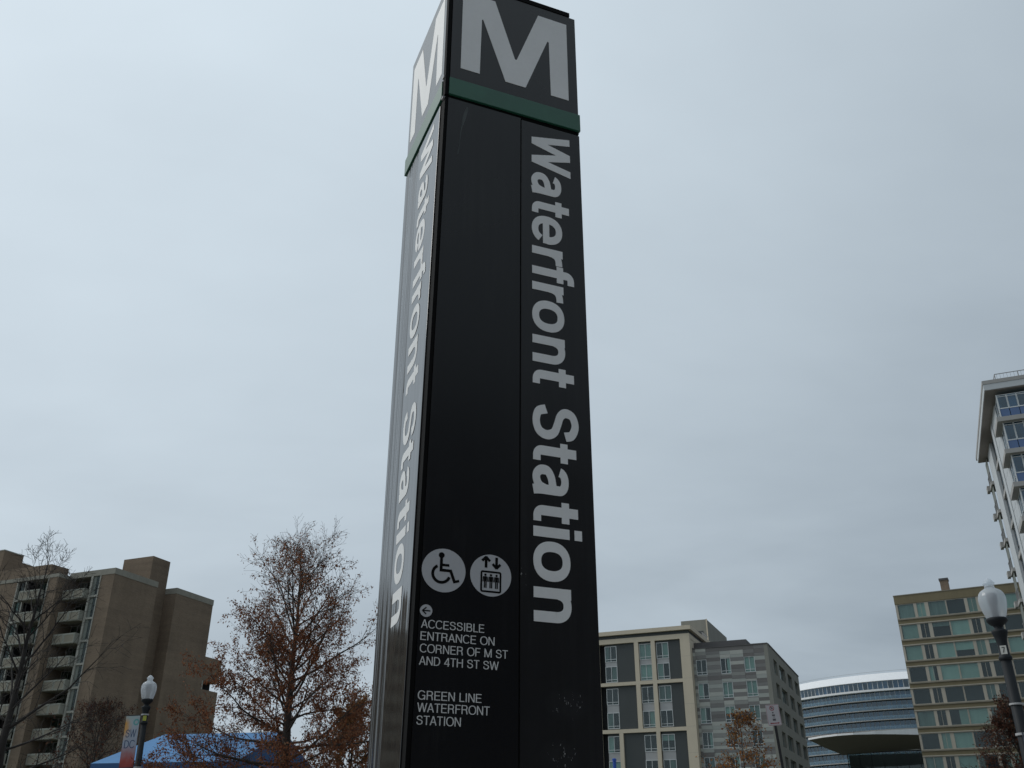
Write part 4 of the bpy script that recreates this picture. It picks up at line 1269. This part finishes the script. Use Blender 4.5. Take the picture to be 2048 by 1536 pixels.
def street_lamp(label, px, py, D, tag_m, tag_text=None, lean=0.0, face_az=0.0):
    top = at(px, py, D)
    base = Vector((top.x, top.y, 0))
    o = thing('street_lamp', label, 'street lamp', base, 0.0, None)
    H = top.z
    g = 0.205                      # globe radius
    zg = H - 0.66                  # bottom of the globe
    # fluted base, shaft, capital
    MB().lathe([(0.24, 0), (0.24, 0.10), (0.20, 0.14), (0.19, 0.42), (0.165, 0.50), (0.15, 0.75), (0.12, 0.85), (0.105, 0.95)], 32, flute=0.05, nf=16).build('base', M['iron'], o, smooth=False)
    MB().lathe([(0.095, 0.94), (0.088, 2.2), (0.078, zg - 0.62)], 32, flute=0.07, nf=16).build('shaft', M['iron'], o, smooth=True)
    MB().lathe([(0.080, zg - 0.63), (0.098, zg - 0.61), (0.098, zg - 0.575), (0.078, zg - 0.55), (0.072, zg - 0.40), (0.085, zg - 0.30), (0.105, zg - 0.24), (0.118, zg - 0.20), (0.118, zg - 0.17), (0.07, zg - 0.15), (0.06, zg - 0.13), (0.075, zg - 0.10), (0.125, zg - 0.06), (0.150, zg - 0.03), (0.158, zg), (0.150, zg + 0.02)], 32).build('capital', M['iron'], o, smooth=True)
    prof = [(0.138, 0.018), (0.155, 0.06), (0.176, 0.13), (0.195, 0.21), (0.205, 0.29), (0.203, 0.345), (0.190, 0.40), (0.165, 0.44), (0.130, 0.468), (0.098, 0.485), (0.080, 0.50)]
    gb_ = MB().lathe([(r, zg + z) for r, z in prof], 48, flute=0.012, nf=24, caps=False).build('globe', M['globe'], o, smooth=True)
    MB().lathe([(r, zg + z) for r, z in [(0.078, 0.498), (0.073, 0.53), (0.070, 0.556), (0.085, 0.562), (0.090, 0.578), (0.078, 0.595), (0.062, 0.610), (0.045, 0.635), (0.025, 0.65), (0.008, 0.66)]], 32).build('finial', M['globe'], o, smooth=True)
    MB().lathe([(0.05, zg + 0.02), (0.05, zg + 0.20), (0.055, zg + 0.21), (0.075, zg + 0.27), (0.078, zg + 0.38), (0.06, zg + 0.42)], 20).build('lamp_core', M['lamp_core'], o, smooth=True)
    # number tag facing the viewer's side of the street
    v = Vector((-base.x, -base.y, 0)).normalized()
    v.rotate(Matrix.Rotation(R(face_az), 3, 'Z'))
    sd = Vector((-v.y, v.x, 0))
    c = v * 0.082 + Vector((0, 0, zg - 0.48))
    q = MB().extr([tuple(c - sd * 0.045 + Vector((0, 0, -0.065))), tuple(c + sd * 0.045 + Vector((0, 0, -0.065))), tuple(c + sd * 0.045 + Vector((0, 0, 0.065))), tuple(c - sd * 0.045 + Vector((0, 0, 0.065)))], tuple(v * 0.006))
    tg = q.build('number_tag', tag_m, o)
    if tag_text:
        tt = text_obj('tag_number', tag_text, M['iron'], tg, tuple(c + v * 0.0065 - sd * 0.022 + Vector((0, 0, -0.04))), tuple(sd), (0, 0, 1), 0.044, 0.08, depth=0.001, weight=1.5)
    if lean:
        o.rotation_euler = (0, R(-lean), 0)
    return o, base, H, zg
lampL, bL, HL, zgL = street_lamp('globe street lamp with a colourful SW DC banner before the blue tent', 313.5, 1350, 28.4, M['tag_yellow'], None, 1.6)
lampR, bR, HR, zgR = street_lamp('globe street lamp tagged 7 in front of the olive apartment slab', 1974.5, 1157, 16.7, M['tag_white'], '7', 0.0)

# banner on the left lamp
def banner_mat():
    q = NT('banner_print')
    v = q.n('ShaderNodeTexCoord').outputs['Generated']
    sp = q.n('ShaderNodeSeparateXYZ'); q.l(v, sp.inputs[0])
    n1 = q.noise(q.coord('Generated', (1.2, 1, 2.0)), 3.0, 2)
    zz = q.math('ADD', sp.outputs[2], q.math('MULTIPLY', q.math('SUBTRACT', n1, 0.5), 0.25))
    base = q.ramp(zz, [(0.0, (0.26, 0.04, 0.035)), (0.12, (0.34, 0.06, 0.045)), (0.34, (0.33, 0.24, 0.27)), (0.45, (0.30, 0.34, 0.42)), (0.8, (0.36, 0.40, 0.44)), (1.0, (0.34, 0.42, 0.42))])
    xs = q.math('ADD', sp.outputs[0], q.math('MULTIPLY', q.math('SUBTRACT', n1, 0.5), 0.5))
    left = q.math('MULTIPLY', q.math('SUBTRACT', 1.0, q.math('MINIMUM', q.math('MULTIPLY', q.math('MAXIMUM', xs, 0.0), 2.0), 1.0)), q.ramp(sp.outputs[2], [(0.5, (0, 0, 0)), (0.72, (1, 1, 1)), (0.86, (1, 1, 1)), (0.97, (0.1, 0.1, 0.1))]))
    col = q.mix(left, base, (0.62, 0.30, 0.04))
    q.l(col, q.p.inputs['Base Color'])
    q.p.inputs['Roughness'].default_value = 0.7
    return q.m
M['banner'] = banner_mat()
M['banner_ink'] = mat('banner_ink', (0.03, 0.06, 0.13), 0.7, 0.05, kind='Object')
M['banner_teal'] = mat('banner_teal', (0.12, 0.33, 0.33), 0.7, 0.05, kind='Object')
def banner(parent, zt, wid, hgt, rz, m_, text=True, side=-1):
    """vertical banner held by two arms beside the shaft"""
    e_ = bpy.data.objects.new('banner', MB().box(-wid / 2, wid / 2, -0.006, 0.006, -hgt, 0).build('tmp', m_).data)
    bpy.data.objects.remove(bpy.data.objects['tmp'])
    C.objects.link(e_)
    e_.parent = parent
    ux = Vector((math.cos(rz), math.sin(rz), 0))
    e_.location = ux * (side * (wid / 2 + 0.13)) + Vector((0, 0, zt))
    e_.rotation_euler = (0, 0, rz)
    for z in (zt + 0.015, zt - hgt - 0.015):
        MB().tube([tuple(ux * (side * 0.07) + Vector((0, 0, z))), tuple(ux * (side * (wid + 0.16)) + Vector((0, 0, z)))], 0.012, 8).build('banner_arm', M['iron'], parent)
        MB().lathe([(0.098, z - 0.018), (0.104, z - 0.016), (0.104, z + 0.016), (0.098, z + 0.018)], 24).build('clamp', M['clamp'], parent)
    if text:
        for s_, z0_, w_ in (('SW', -0.57 * hgt * 0.74, 0.28), ('DC', -0.80 * hgt * 0.79, 0.28)):
            text_obj('banner_text', s_, M['banner_ink'], e_, (-0.145, -0.0065, z0_), (1, 0, 0), (0, 0, 1), w_ * 1.04, 0.20, depth=0.001)
        flat_poly('banner_ring', [p[::-1] for p in ring(0.11, -0.165, 0.045, 0.085, 0, 360, 28)], M['banner_teal'], e_, lambda x, z: (x, -0.0064, z), NF, 0.001)
    return e_
zb = at(287, 1430, 28.4).z
banner(lampL, zb, 0.40, 1.30, R(-8), M['banner'])
M['grey_banner'] = mat('grey_banner', (0.10, 0.11, 0.14), 0.8, 0.1, kind='Object')
zr2 = at(2030, 1469, 16.5).z
banner(lampR, zr2, 0.40, 1.2, R(62), M['grey_banner'], text=False)
for zz_ in (at(2040, 1408, 16.7).z,):
    MB().lathe([(0.090, zz_ - 0.014), (0.097, zz_ - 0.012), (0.097, zz_ + 0.012), (0.090, zz_ + 0.014)], 24).build('clamp', M['clamp'], lampR)
    bx(lampR, 'clamp_bolt', 0.09, 0.13, -0.02, 0.02, zz_ - 0.016, zz_ + 0.022, M['clamp'])

# ------------------------------------------------------------------ parking sign
M['sign_white'] = mat('sign_face', (0.46, 0.44, 0.45), 0.5, 0.06, 4.0, 0.08, kind='Object')
M['sign_red'] = mat('sign_red', (0.30, 0.04, 0.05), 0.5, 0.08, kind='Object')
M['sign_dark'] = mat('sign_dark', (0.09, 0.08, 0.085), 0.6, 0.1, kind='Object')
M['steel'] = mat('post_steel', (0.014, 0.014, 0.015), 0.6, 0.1, kind='Object')
st = at(1543, 1408, 23.0)
ps = thing('parking_sign', 'no parking sign on a leaning dark post before the grey building', 'sign', (st.x, st.y, 0), R(-12))
ps.rotation_euler = (0, R(-3.6), R(0))
ps.location.x += math.tan(R(3.6)) * st.z
zt_ = st.z
q = MB().box(-0.022, 0.022, 0.0, 0.022, 0, zt_ - 0.03)
q.box(-0.030, -0.022, 0.0, 0.004, 0, zt_ - 0.03); q.box(0.022, 0.030, 0.0, 0.004, 0, zt_ - 0.03)
q.build('post', M['steel'], ps)
pts_ = []
for (cx_, cz_, a0) in ((0.1225, -0.03, 0), (-0.1225, -0.03, 90), (-0.1225, -0.427, 180), (0.1225, -0.427, 270)):
    for i in range(6): pts_.append((cx_ + 0.03 * math.cos(R(a0 + i * 18)), cz_ + 0.03 * math.sin(R(a0 + i * 18))))
pf = flat_poly('sign_plate', [[(x, z + zt_) for x, z in pts_]], M['sign_white'], ps, lambda x, z: (x, -0.004, z), (0, 1, 0), 0.003)
def sface(name, polys, m_):
    q = MB()
    for pl in polys:
        a = sum(pl[k][0] * pl[(k + 1) % len(pl)][1] - pl[(k + 1) % len(pl)][0] * pl[k][1] for k in range(len(pl)))
        if a > 0: pl = pl[::-1]
        q.extr([(x, -0.0043, z + zt_) for x, z in pl], (0, -0.0006, 0))
    return q.build(name, m_, ps)
sface('prohibition_ring', ring(-0.015, -0.085, 0.042, 0.054, 0, 360, 28) + [bar(-0.048, -0.052, 0.018, -0.118, 0.011)], M['sign_red'])
sface('letter_p', [bar(-0.032, -0.055, -0.032, -0.115, 0.012), bar(-0.026, -0.061, 0.000, -0.061, 0.011), bar(-0.026, -0.086, 0.000, -0.086, 0.011), bar(0.004, -0.058, 0.004, -0.089, 0.011)], M['sign_dark'])
sface('printed_lines', [bar(-0.025, -0.180, 0.010, -0.180, 0.030), bar(-0.035, -0.235, 0.030, -0.235, 0.036), bar(-0.02, -0.275, 0.03, -0.275, 0.012), bar(-0.035, -0.330, 0.035, -0.330, 0.045)], M['sign_dark'])
sface('arrow', [bar(-0.085, -0.405, 0.085, -0.405, 0.020), [(-0.11, -0.405), (-0.075, -0.385), (-0.075, -0.425)], [(0.11, -0.405), (0.075, -0.385), (0.075, -0.425)]], M['sign_red'])
sface('border', [bar(-0.14, -0.446, 0.14, -0.446, 0.006), bar(-0.14, -0.012, 0.14, -0.012, 0.006), bar(-0.143, -0.43, -0.143, -0.03, 0.005), bar(0.143, -0.43, 0.143, -0.03, 0.005)], M['sign_red'])
for z in (-0.06, -0.39):
    MB().lathe([(0.010, 0), (0.010, 0.004), (0.004, 0.007)], 10).build('bolt', M['clamp'], ps).matrix_local = Matrix.Translation((0, -0.0045, zt_ + z)) @ Matrix.Rotation(R(90), 4, 'X')

# blue post
bp = at(1228.5, 1517, 30)
bo = thing('blue_post', 'slim bright blue post in front of the cream building', 'post', (bp.x, bp.y, 0))
MB().lathe([(0.05, 0), (0.05, bp.z - 0.08), (0.062, bp.z - 0.075), (0.062, bp.z - 0.01), (0.05, bp.z)], 20).build('shaft', M['blue_paint'], bo)
MB().lathe([(0.11, 0), (0.11, 0.03), (0.06, 0.05)], 20).build('base', M['iron'], bo)

# ------------------------------------------------------------------ blue tent
tn = at(474, 1522, 33)
te_ = tn.z
tent = thing('blue_tent', 'large bright blue gabled tent behind the russet oak', 'tent', (tn.x, tn.y, 0), R(90 - 102))
LT, WT, RISE = -5.2, 6.6, 1.22
E0 = [(0, 0, te_), (0, WT, te_), (LT, WT, te_), (LT, 0, te_)]
RD = [(0, WT / 2, te_ + RISE), (LT + 0.50, WT / 2, te_ + RISE)]
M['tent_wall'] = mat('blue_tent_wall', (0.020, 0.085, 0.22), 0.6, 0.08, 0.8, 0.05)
def sheet(name, pts, m_, t=0.012):
    nrm = (Vector(pts[1]) - Vector(pts[0])).cross(Vector(pts[2]) - Vector(pts[0])).normalized()
    return MB().extr(pts, tuple(-nrm * t)).build(name, m_, tent)
sheet('roof_slope', [E0[3], E0[0], RD[0], RD[1]], M['tent'])
sheet('roof_slope', [E0[1], E0[2], RD[1], RD[0]], M['tent'])
sheet('roof_slope', [E0[2], E0[3], RD[1]], M['tent'])
sheet('gable', [E0[0], E0[1], RD[0]], M['tent_wall'])
sheet('side_wall', [(0, 0, te_ - 0.01), (0, 0, 0.05), (0, WT, 0.05), (0, WT, te_ - 0.01)], M['tent_wall'])
for a, b in ((E0[3], E0[0]), (E0[1], E0[2]), (E0[2], E0[3])):
    sheet('valance', [a, (a[0], a[1], te_ - 0.6), (b[0], b[1], te_ - 0.6), b], M['tent_wall'])
for a in E0:
    MB().tube([(a[0] * 0.995 - 0.07 * (1 if a[0] == 0 else -1), a[1] + (0.07 if a[1] == 0 else -0.07), 0), (a[0] * 0.995 - 0.07 * (1 if a[0] == 0 else -1), a[1] + (0.07 if a[1] == 0 else -0.07), te_ - 0.02)], 0.05, 10).build('pole', M['metal_grey'], tent)
MB().tube([(-0.08, WT / 2, te_ + RISE - 0.08), (LT + 0.5, WT / 2, te_ + RISE - 0.08)], 0.04, 10).build('ridge_pole', M['metal_grey'], tent)

# ------------------------------------------------------------------ trees
def leaf_mat(name, stops, trans=0.25):
    q = NT(name)
    g = q.n('ShaderNodeNewGeometry')
    col = q.ramp(g.outputs['Random Per Island'], stops)
    big = q.noise(q.coord('World'), 0.5, 2)
    col = q.mix(1.0, col, q.ramp(big, [(0.3, (0.75, 0.72, 0.7)), (0.7, (1.2, 1.2, 1.2))]), 'MULTIPLY')
    q.l(col, q.p.inputs['Base Color'])
    q.p.inputs['Roughness'].default_value = 0.8
    q.p.inputs['Specular IOR Level'].default_value = 0.2
    tl = q.n('ShaderNodeBsdfTranslucent'); q.l(col, tl.inputs[0])
    mx = q.n('ShaderNodeMixShader'); mx.inputs[0].default_value = trans
    o = q.t.nodes['Material Output']
    q.l(q.p.outputs[0], mx.inputs[1]); q.l(tl.outputs[0], mx.inputs[2]); q.l(mx.outputs[0], o.inputs[0])
    return q.m
M['leaf_russet'] = leaf_mat('russet_leaf', [(0.0, (0.10, 0.042, 0.026)), (0.45, (0.215, 0.082, 0.040)), (0.8, (0.30, 0.128, 0.062)), (1.0, (0.24, 0.15, 0.085))], 0.35)
M['leaf_brown'] = leaf_mat('brown_leaf', [(0.0, (0.06, 0.028, 0.02)), (0.6, (0.12, 0.05, 0.03)), (1.0, (0.10, 0.06, 0.035))])
M['leaf_orange'] = leaf_mat('orange_leaf', [(0.0, (0.16, 0.06, 0.02)), (0.5, (0.27, 0.115, 0.035)), (1.0, (0.30, 0.17, 0.06))])
M['leaf_amber'] = leaf_mat('amber_leaf', [(0.0, (0.13, 0.055, 0.02)), (0.5, (0.22, 0.10, 0.03)), (1.0, (0.17, 0.09, 0.035))])

def perp(d, ang, rg):
    """unit vector at angle ang from d, random roll"""
    a = Vector((rg.gauss(0, 1), rg.gauss(0, 1), rg.gauss(0, 1)))
    s = d.cross(a)
    if s.length < 1e-5: s = d.cross(Vector((1, 0, 0)))
    s.normalize()
    return (d * math.cos(ang) + s * math.sin(ang)).normalized()

def tree(name, label, cat, base, H, r0, seed, bark, leaf_m, n1=44, n2=11, n3=6, clear=0.16, spread=0.40, shape=None, el0=0.0, el1=62.0, leaf_fn=None, leaf_sz=0.085, nleaf=7, leaders=2, crook=0.10, twig=0.006, thin=1.0, low=1.0, lw_=0.30, el_fn=None):
    rg = random.Random(seed)
    root = thing(name, label, cat, base)
    shape = shape or (lambda t: spread * (1 - t) ** 0.75 * (0.55 + 0.45 * min(1, t / 0.15)) + 0.05)
    tk, br_ = MB(), MB()
    leaves = []
    NS = 16
    tp, tr = [], []
    x = y = 0.0
    for i in range(NS + 1):
        t = i / NS
        x += rg.gauss(0, 0.010) * H * 0.25; y += rg.gauss(0, 0.010) * H * 0.25
        if i == 0: x = y = 0
        tp.append(Vector((x, y, t * H)))
        fl = 1.0 + 0.5 * max(0, 1 - t / 0.03)
        tr.append(max(r0 * (1 - t) ** 0.9 * fl, twig * 1.4))
    tk.tube(tp, tr, 10)
    def trunk_at(t):
        f_ = t * NS; i = min(int(f_), NS - 1); k = f_ - i
        return tp[i].lerp(tp[i + 1], k), tr[i] * (1 - k) + tr[i + 1] * k
    def add_leaves(P, n, dens, sz):
        for k in range(n):
            if rg.random() > dens: continue
            i = rg.randrange(len(P) - 1)
            p = P[i].lerp(P[i + 1], rg.random())
            leaves.append((p + Vector((rg.gauss(0, .045), rg.gauss(0, .045), rg.gauss(-.03, .045))), sz * rg.uniform(0.65, 1.25)))
    def limb(p0, d, L, r, n, curl, sides, wob):
        P = [p0.copy()]; d = d.copy(); rad = [r]
        for i in range(n):
            d = (d + Vector((rg.gauss(0, wob), rg.gauss(0, wob), rg.gauss(0, wob) + curl / n))).normalized()
            P.append(P[-1] + d * (L / n))
            rad.append(max(r * (1 - (i + 1) / n) ** 0.85, twig * 0.7))
        br_.tube(P, rad, sides)
        return P, rad
    ga = rg.uniform(0, 6.28)
    for i in range(n1):
        u = max(0.0, (i + rg.uniform(-0.3, 0.3)) / n1) ** low
        t = clear + (0.985 - clear) * max(0, min(1, u))
        p0, rt = trunk_at(t)
        tt = (t - clear) / (1 - clear)
        ga += 2.399 + rg.gauss(0, 0.3)
        el = R((el0 + (el1 - el0) * tt ** 0.8) if el_fn is None else el_fn(tt)) + rg.gauss(0, 0.12)
        d = Vector((math.cos(ga) * math.cos(el), math.sin(ga) * math.cos(el), math.sin(el)))
        Lb = shape(tt) * H * rg.uniform(0.75, 1.18)
        r1 = min(rt * 0.55, (0.010 * H * (Lb / (spread * H)) * 0.55 + 0.004) * thin)
        curl = (-0.12 if tt < 0.15 else 0.35) + rg.gauss(0, 0.12)
        P, rad = limb(p0, d, Lb, r1, 8, curl, 6, crook)
        dens = leaf_fn(P[-1] + 0 * P[-1]) if leaf_fn else 0.0
        for j in range(n2):
            s = 0.18 + 0.80 * (j + rg.random()) / n2
            k = s * 8; a = min(int(k), 7)
            q0 = P[a].lerp(P[a + 1], k - a)
            dl_ = (P[a + 1] - P[a]).normalized()
            d2_ = perp(dl_, R(rg.uniform(28, 58)), rg)
            d2_.z = d2_.z * 0.7 + (0.12 if tt > 0.2 else 0.0)
            d2_.normalize()
            L2 = Lb * (0.46 - 0.26 * s) * rg.uniform(0.7, 1.3) + 0.12
            rr2 = min(rad[a] * 0.6, 0.015 * thin)
            Q, r2_ = limb(q0, d2_, L2, rr2, 5, 0.15, 4, crook * 1.2)
            dn = leaf_fn(Q[-1]) if leaf_fn else 0.0
            add_leaves(Q[1:], nleaf, dn, leaf_sz)
            for k3 in range(n3):
                s3 = 0.2 + 0.8 * (k3 + rg.random()) / n3
                kk = s3 * 5; a3 = min(int(kk), 4)
                q3 = Q[a3].lerp(Q[a3 + 1], kk - a3)
                d3 = perp((Q[a3 + 1] - Q[a3]).normalized(), R(rg.uniform(25, 60)), rg)
                L3 = L2 * rg.uniform(0.28, 0.55) * (1.1 - 0.5 * s3) + 0.08
                T_, _r = limb(q3, d3, L3, max(twig, rr2 * 0.35), 3, 0.1, 3, crook * 1.3)
                add_leaves(T_, nleaf, leaf_fn(T_[-1]) if leaf_fn else 0.0, leaf_sz)
    tk.build('trunk', bark, root, smooth=True)
    b_ = br_.build('branches', bark, root, smooth=True)
    b_['kind'] = 'stuff'
    if leaves:
        n = len(leaves)
        V = np.empty((n * 4, 3)); 
        rs = np.random.RandomState(seed)
        pos = np.array([tuple(l[0]) for l in leaves]); sz = np.array([l[1] for l in leaves])
        ax = rs.normal(size=(n, 3)); ax[:, 2] -= 0.9
        ax /= np.linalg.norm(ax, axis=1)[:, None]
        bx2 = np.cross(ax, rs.normal(size=(n, 3))); bx2 /= np.linalg.norm(bx2, axis=1)[:, None]
        nn = np.cross(ax, bx2)
        V[0::4] = pos
        V[1::4] = pos + ax * (sz * 0.5)[:, None] + bx2 * (sz * lw_)[:, None] + nn * (sz * 0.08)[:, None]
        V[2::4] = pos + ax * sz[:, None]
        V[3::4] = pos + ax * (sz * 0.5)[:, None] - bx2 * (sz * lw_)[:, None] + nn * (sz * 0.08)[:, None]
        me = bpy.data.meshes.new('foliage')
        me.from_pydata(V.tolist(), [], [(4 * i, 4 * i + 1, 4 * i + 2, 4 * i + 3) for i in range(n)])
        me.materials.append(leaf_m)
        f_ = bpy.data.objects.new('foliage', me); C.objects.link(f_); f_.parent = root
        f_['kind'] = 'stuff'
    return root

def clump(p, seed, sc=1.1):
    """smooth 0..1 field that gives leafy and bare clumps"""
    from mathutils import noise
    return 0.5 + 0.5 * noise.noise(Vector((p.x, p.y, p.z)) * sc + Vector((seed * 7.3, seed * 3.1, seed)))
# russet oak beside the pylon
tb = at(568, 1536, 30.0)
HT = at(608, 1046, 30.0).z * 0.90
def oak_leaf(p):
    h = p.z / HT
    base_ = 1.15 if h < 0.55 else (1.15 - (h - 0.55) / 0.30 * 0.80 if h < 0.85 else max(0.05, 0.35 - (h - 0.85) * 1.5))
    return max(0.0, min(1.0, base_ * (-0.15 + 1.9 * clump(p, 3))))
def oak_reach(t):
    return 3.5 if t < 0.22 else 3.45 * max(0.0, 1 - (t - 0.22) / 0.78) ** 0.72 + 0.10
def oak_el(t):
    return -6 + 44 * min(1, (t / 0.5)) ** 1.0 + (24 * (t - 0.5) / 0.5 if t > 0.5 else 0)
tree('oak_tree', 'oak with thinning russet leaves standing in front of the blue tent', 'tree', (tb.x, tb.y, 0), HT, 0.21, 23, M['bark'], M['leaf_russet'], n1=72, n2=11, n3=6, clear=0.24, spread=0.30,
     shape=lambda t: oak_reach(t) / max(0.45, math.cos(R(oak_el(t)))) / HT * 0.92, el_fn=oak_el, leaf_fn=oak_leaf, leaf_sz=0.090, nleaf=17, crook=0.085, twig=0.0045, thin=0.70, low=1.25, lw_=0.21)
# bare tree at the left
tb2 = at(8, 1440, 31.0); H2 = at(92, 1110, 31.0).z
tree('bare_tree', 'bare dark branched tree in front of the brown brick balconies', 'tree', (at(30, 1400, 31).x, tb2.y, 0), H2, 0.17, 5, M['bark_dark'], M['leaf_brown'], n1=30, n2=9, n3=5, clear=0.22, spread=0.40, el_fn=lambda t: 12 + 50 * t, leaf_fn=lambda p: 0.10 * clump(p, 5) if p.z < H2 * 0.5 else 0.0, nleaf=4, crook=0.10, thin=0.8)
# twiggy reddish small tree at the foot of the brick block
t3 = at(205, 1440, 45.0); H3 = at(200, 1430, 45.0).z
tree('twiggy_tree', 'low twiggy tree with dull red leaves before the brick block', 'tree', (t3.x, t3.y, 0), H3, 0.12, 9, M['bark_dark'], M['leaf_brown'], n1=40, n2=10, n3=6, clear=0.2, spread=0.42, el_fn=lambda t: 15 + 50 * t, leaf_fn=lambda p: 0.55 * clump(p, 9), nleaf=6, leaf_sz=0.09, shape=lambda t: 0.42 * (1 - t) ** 0.5 + 0.05)
# amber tree behind the tent
t4 = at(705, 1450, 52.0); H4 = at(700, 1430, 52.0).z
tree('amber_tree', 'dense amber leaved tree behind the tent beside the pylon', 'tree', (t4.x, t4.y, 0), H4, 0.20, 13, M['bark_dark'], M['leaf_amber'], n1=46, n2=11, n3=6, clear=0.15, el_fn=lambda t: 10 + 50 * t, leaf_fn=lambda p: 0.15 + 0.8 * clump(p, 4), nleaf=8, leaf_sz=0.13, shape=lambda t: 0.40 * (1 - t) ** 0.5 + 0.05)
# young tree by the parking sign
t6 = at(1491, 1500, 26.0); H6 = at(1487, 1424, 26.0).z
tree('young_tree', 'slim young tree with orange leaves before the striped grey block', 'tree', (t6.x, t6.y, 0), H6, 0.05, 31, M['bark'], M['leaf_orange'], n1=34, n2=7, n3=4, clear=0.35, el_fn=lambda t: 5 + 45 * t, leaf_fn=lambda p: 0.8 * clump(p, 8, 2.2), nleaf=5, leaf_sz=0.07, shape=lambda t: 0.27 * (1 - t) ** 0.8 + 0.015, twig=0.004)
# dull red tree at the right
t7 = at(1990, 1480, 34.0); H7 = at(2010, 1425, 34.0).z
tree('red_brown_tree', 'dull red brown tree beside the street lamp tagged 7', 'tree', (at(2040, 1480, 34).x, t7.y, 0), H7, 0.16, 41, M['bark_dark'], M['leaf_brown'], n1=48, n2=11, n3=6, clear=0.15, el_fn=lambda t: 10 + 50 * t, leaf_fn=lambda p: 0.10 + 0.75 * clump(p, 2, 1.6), nleaf=6, leaf_sz=0.085, shape=lambda t: 0.30 * (1 - t) ** 0.5 + 0.05)
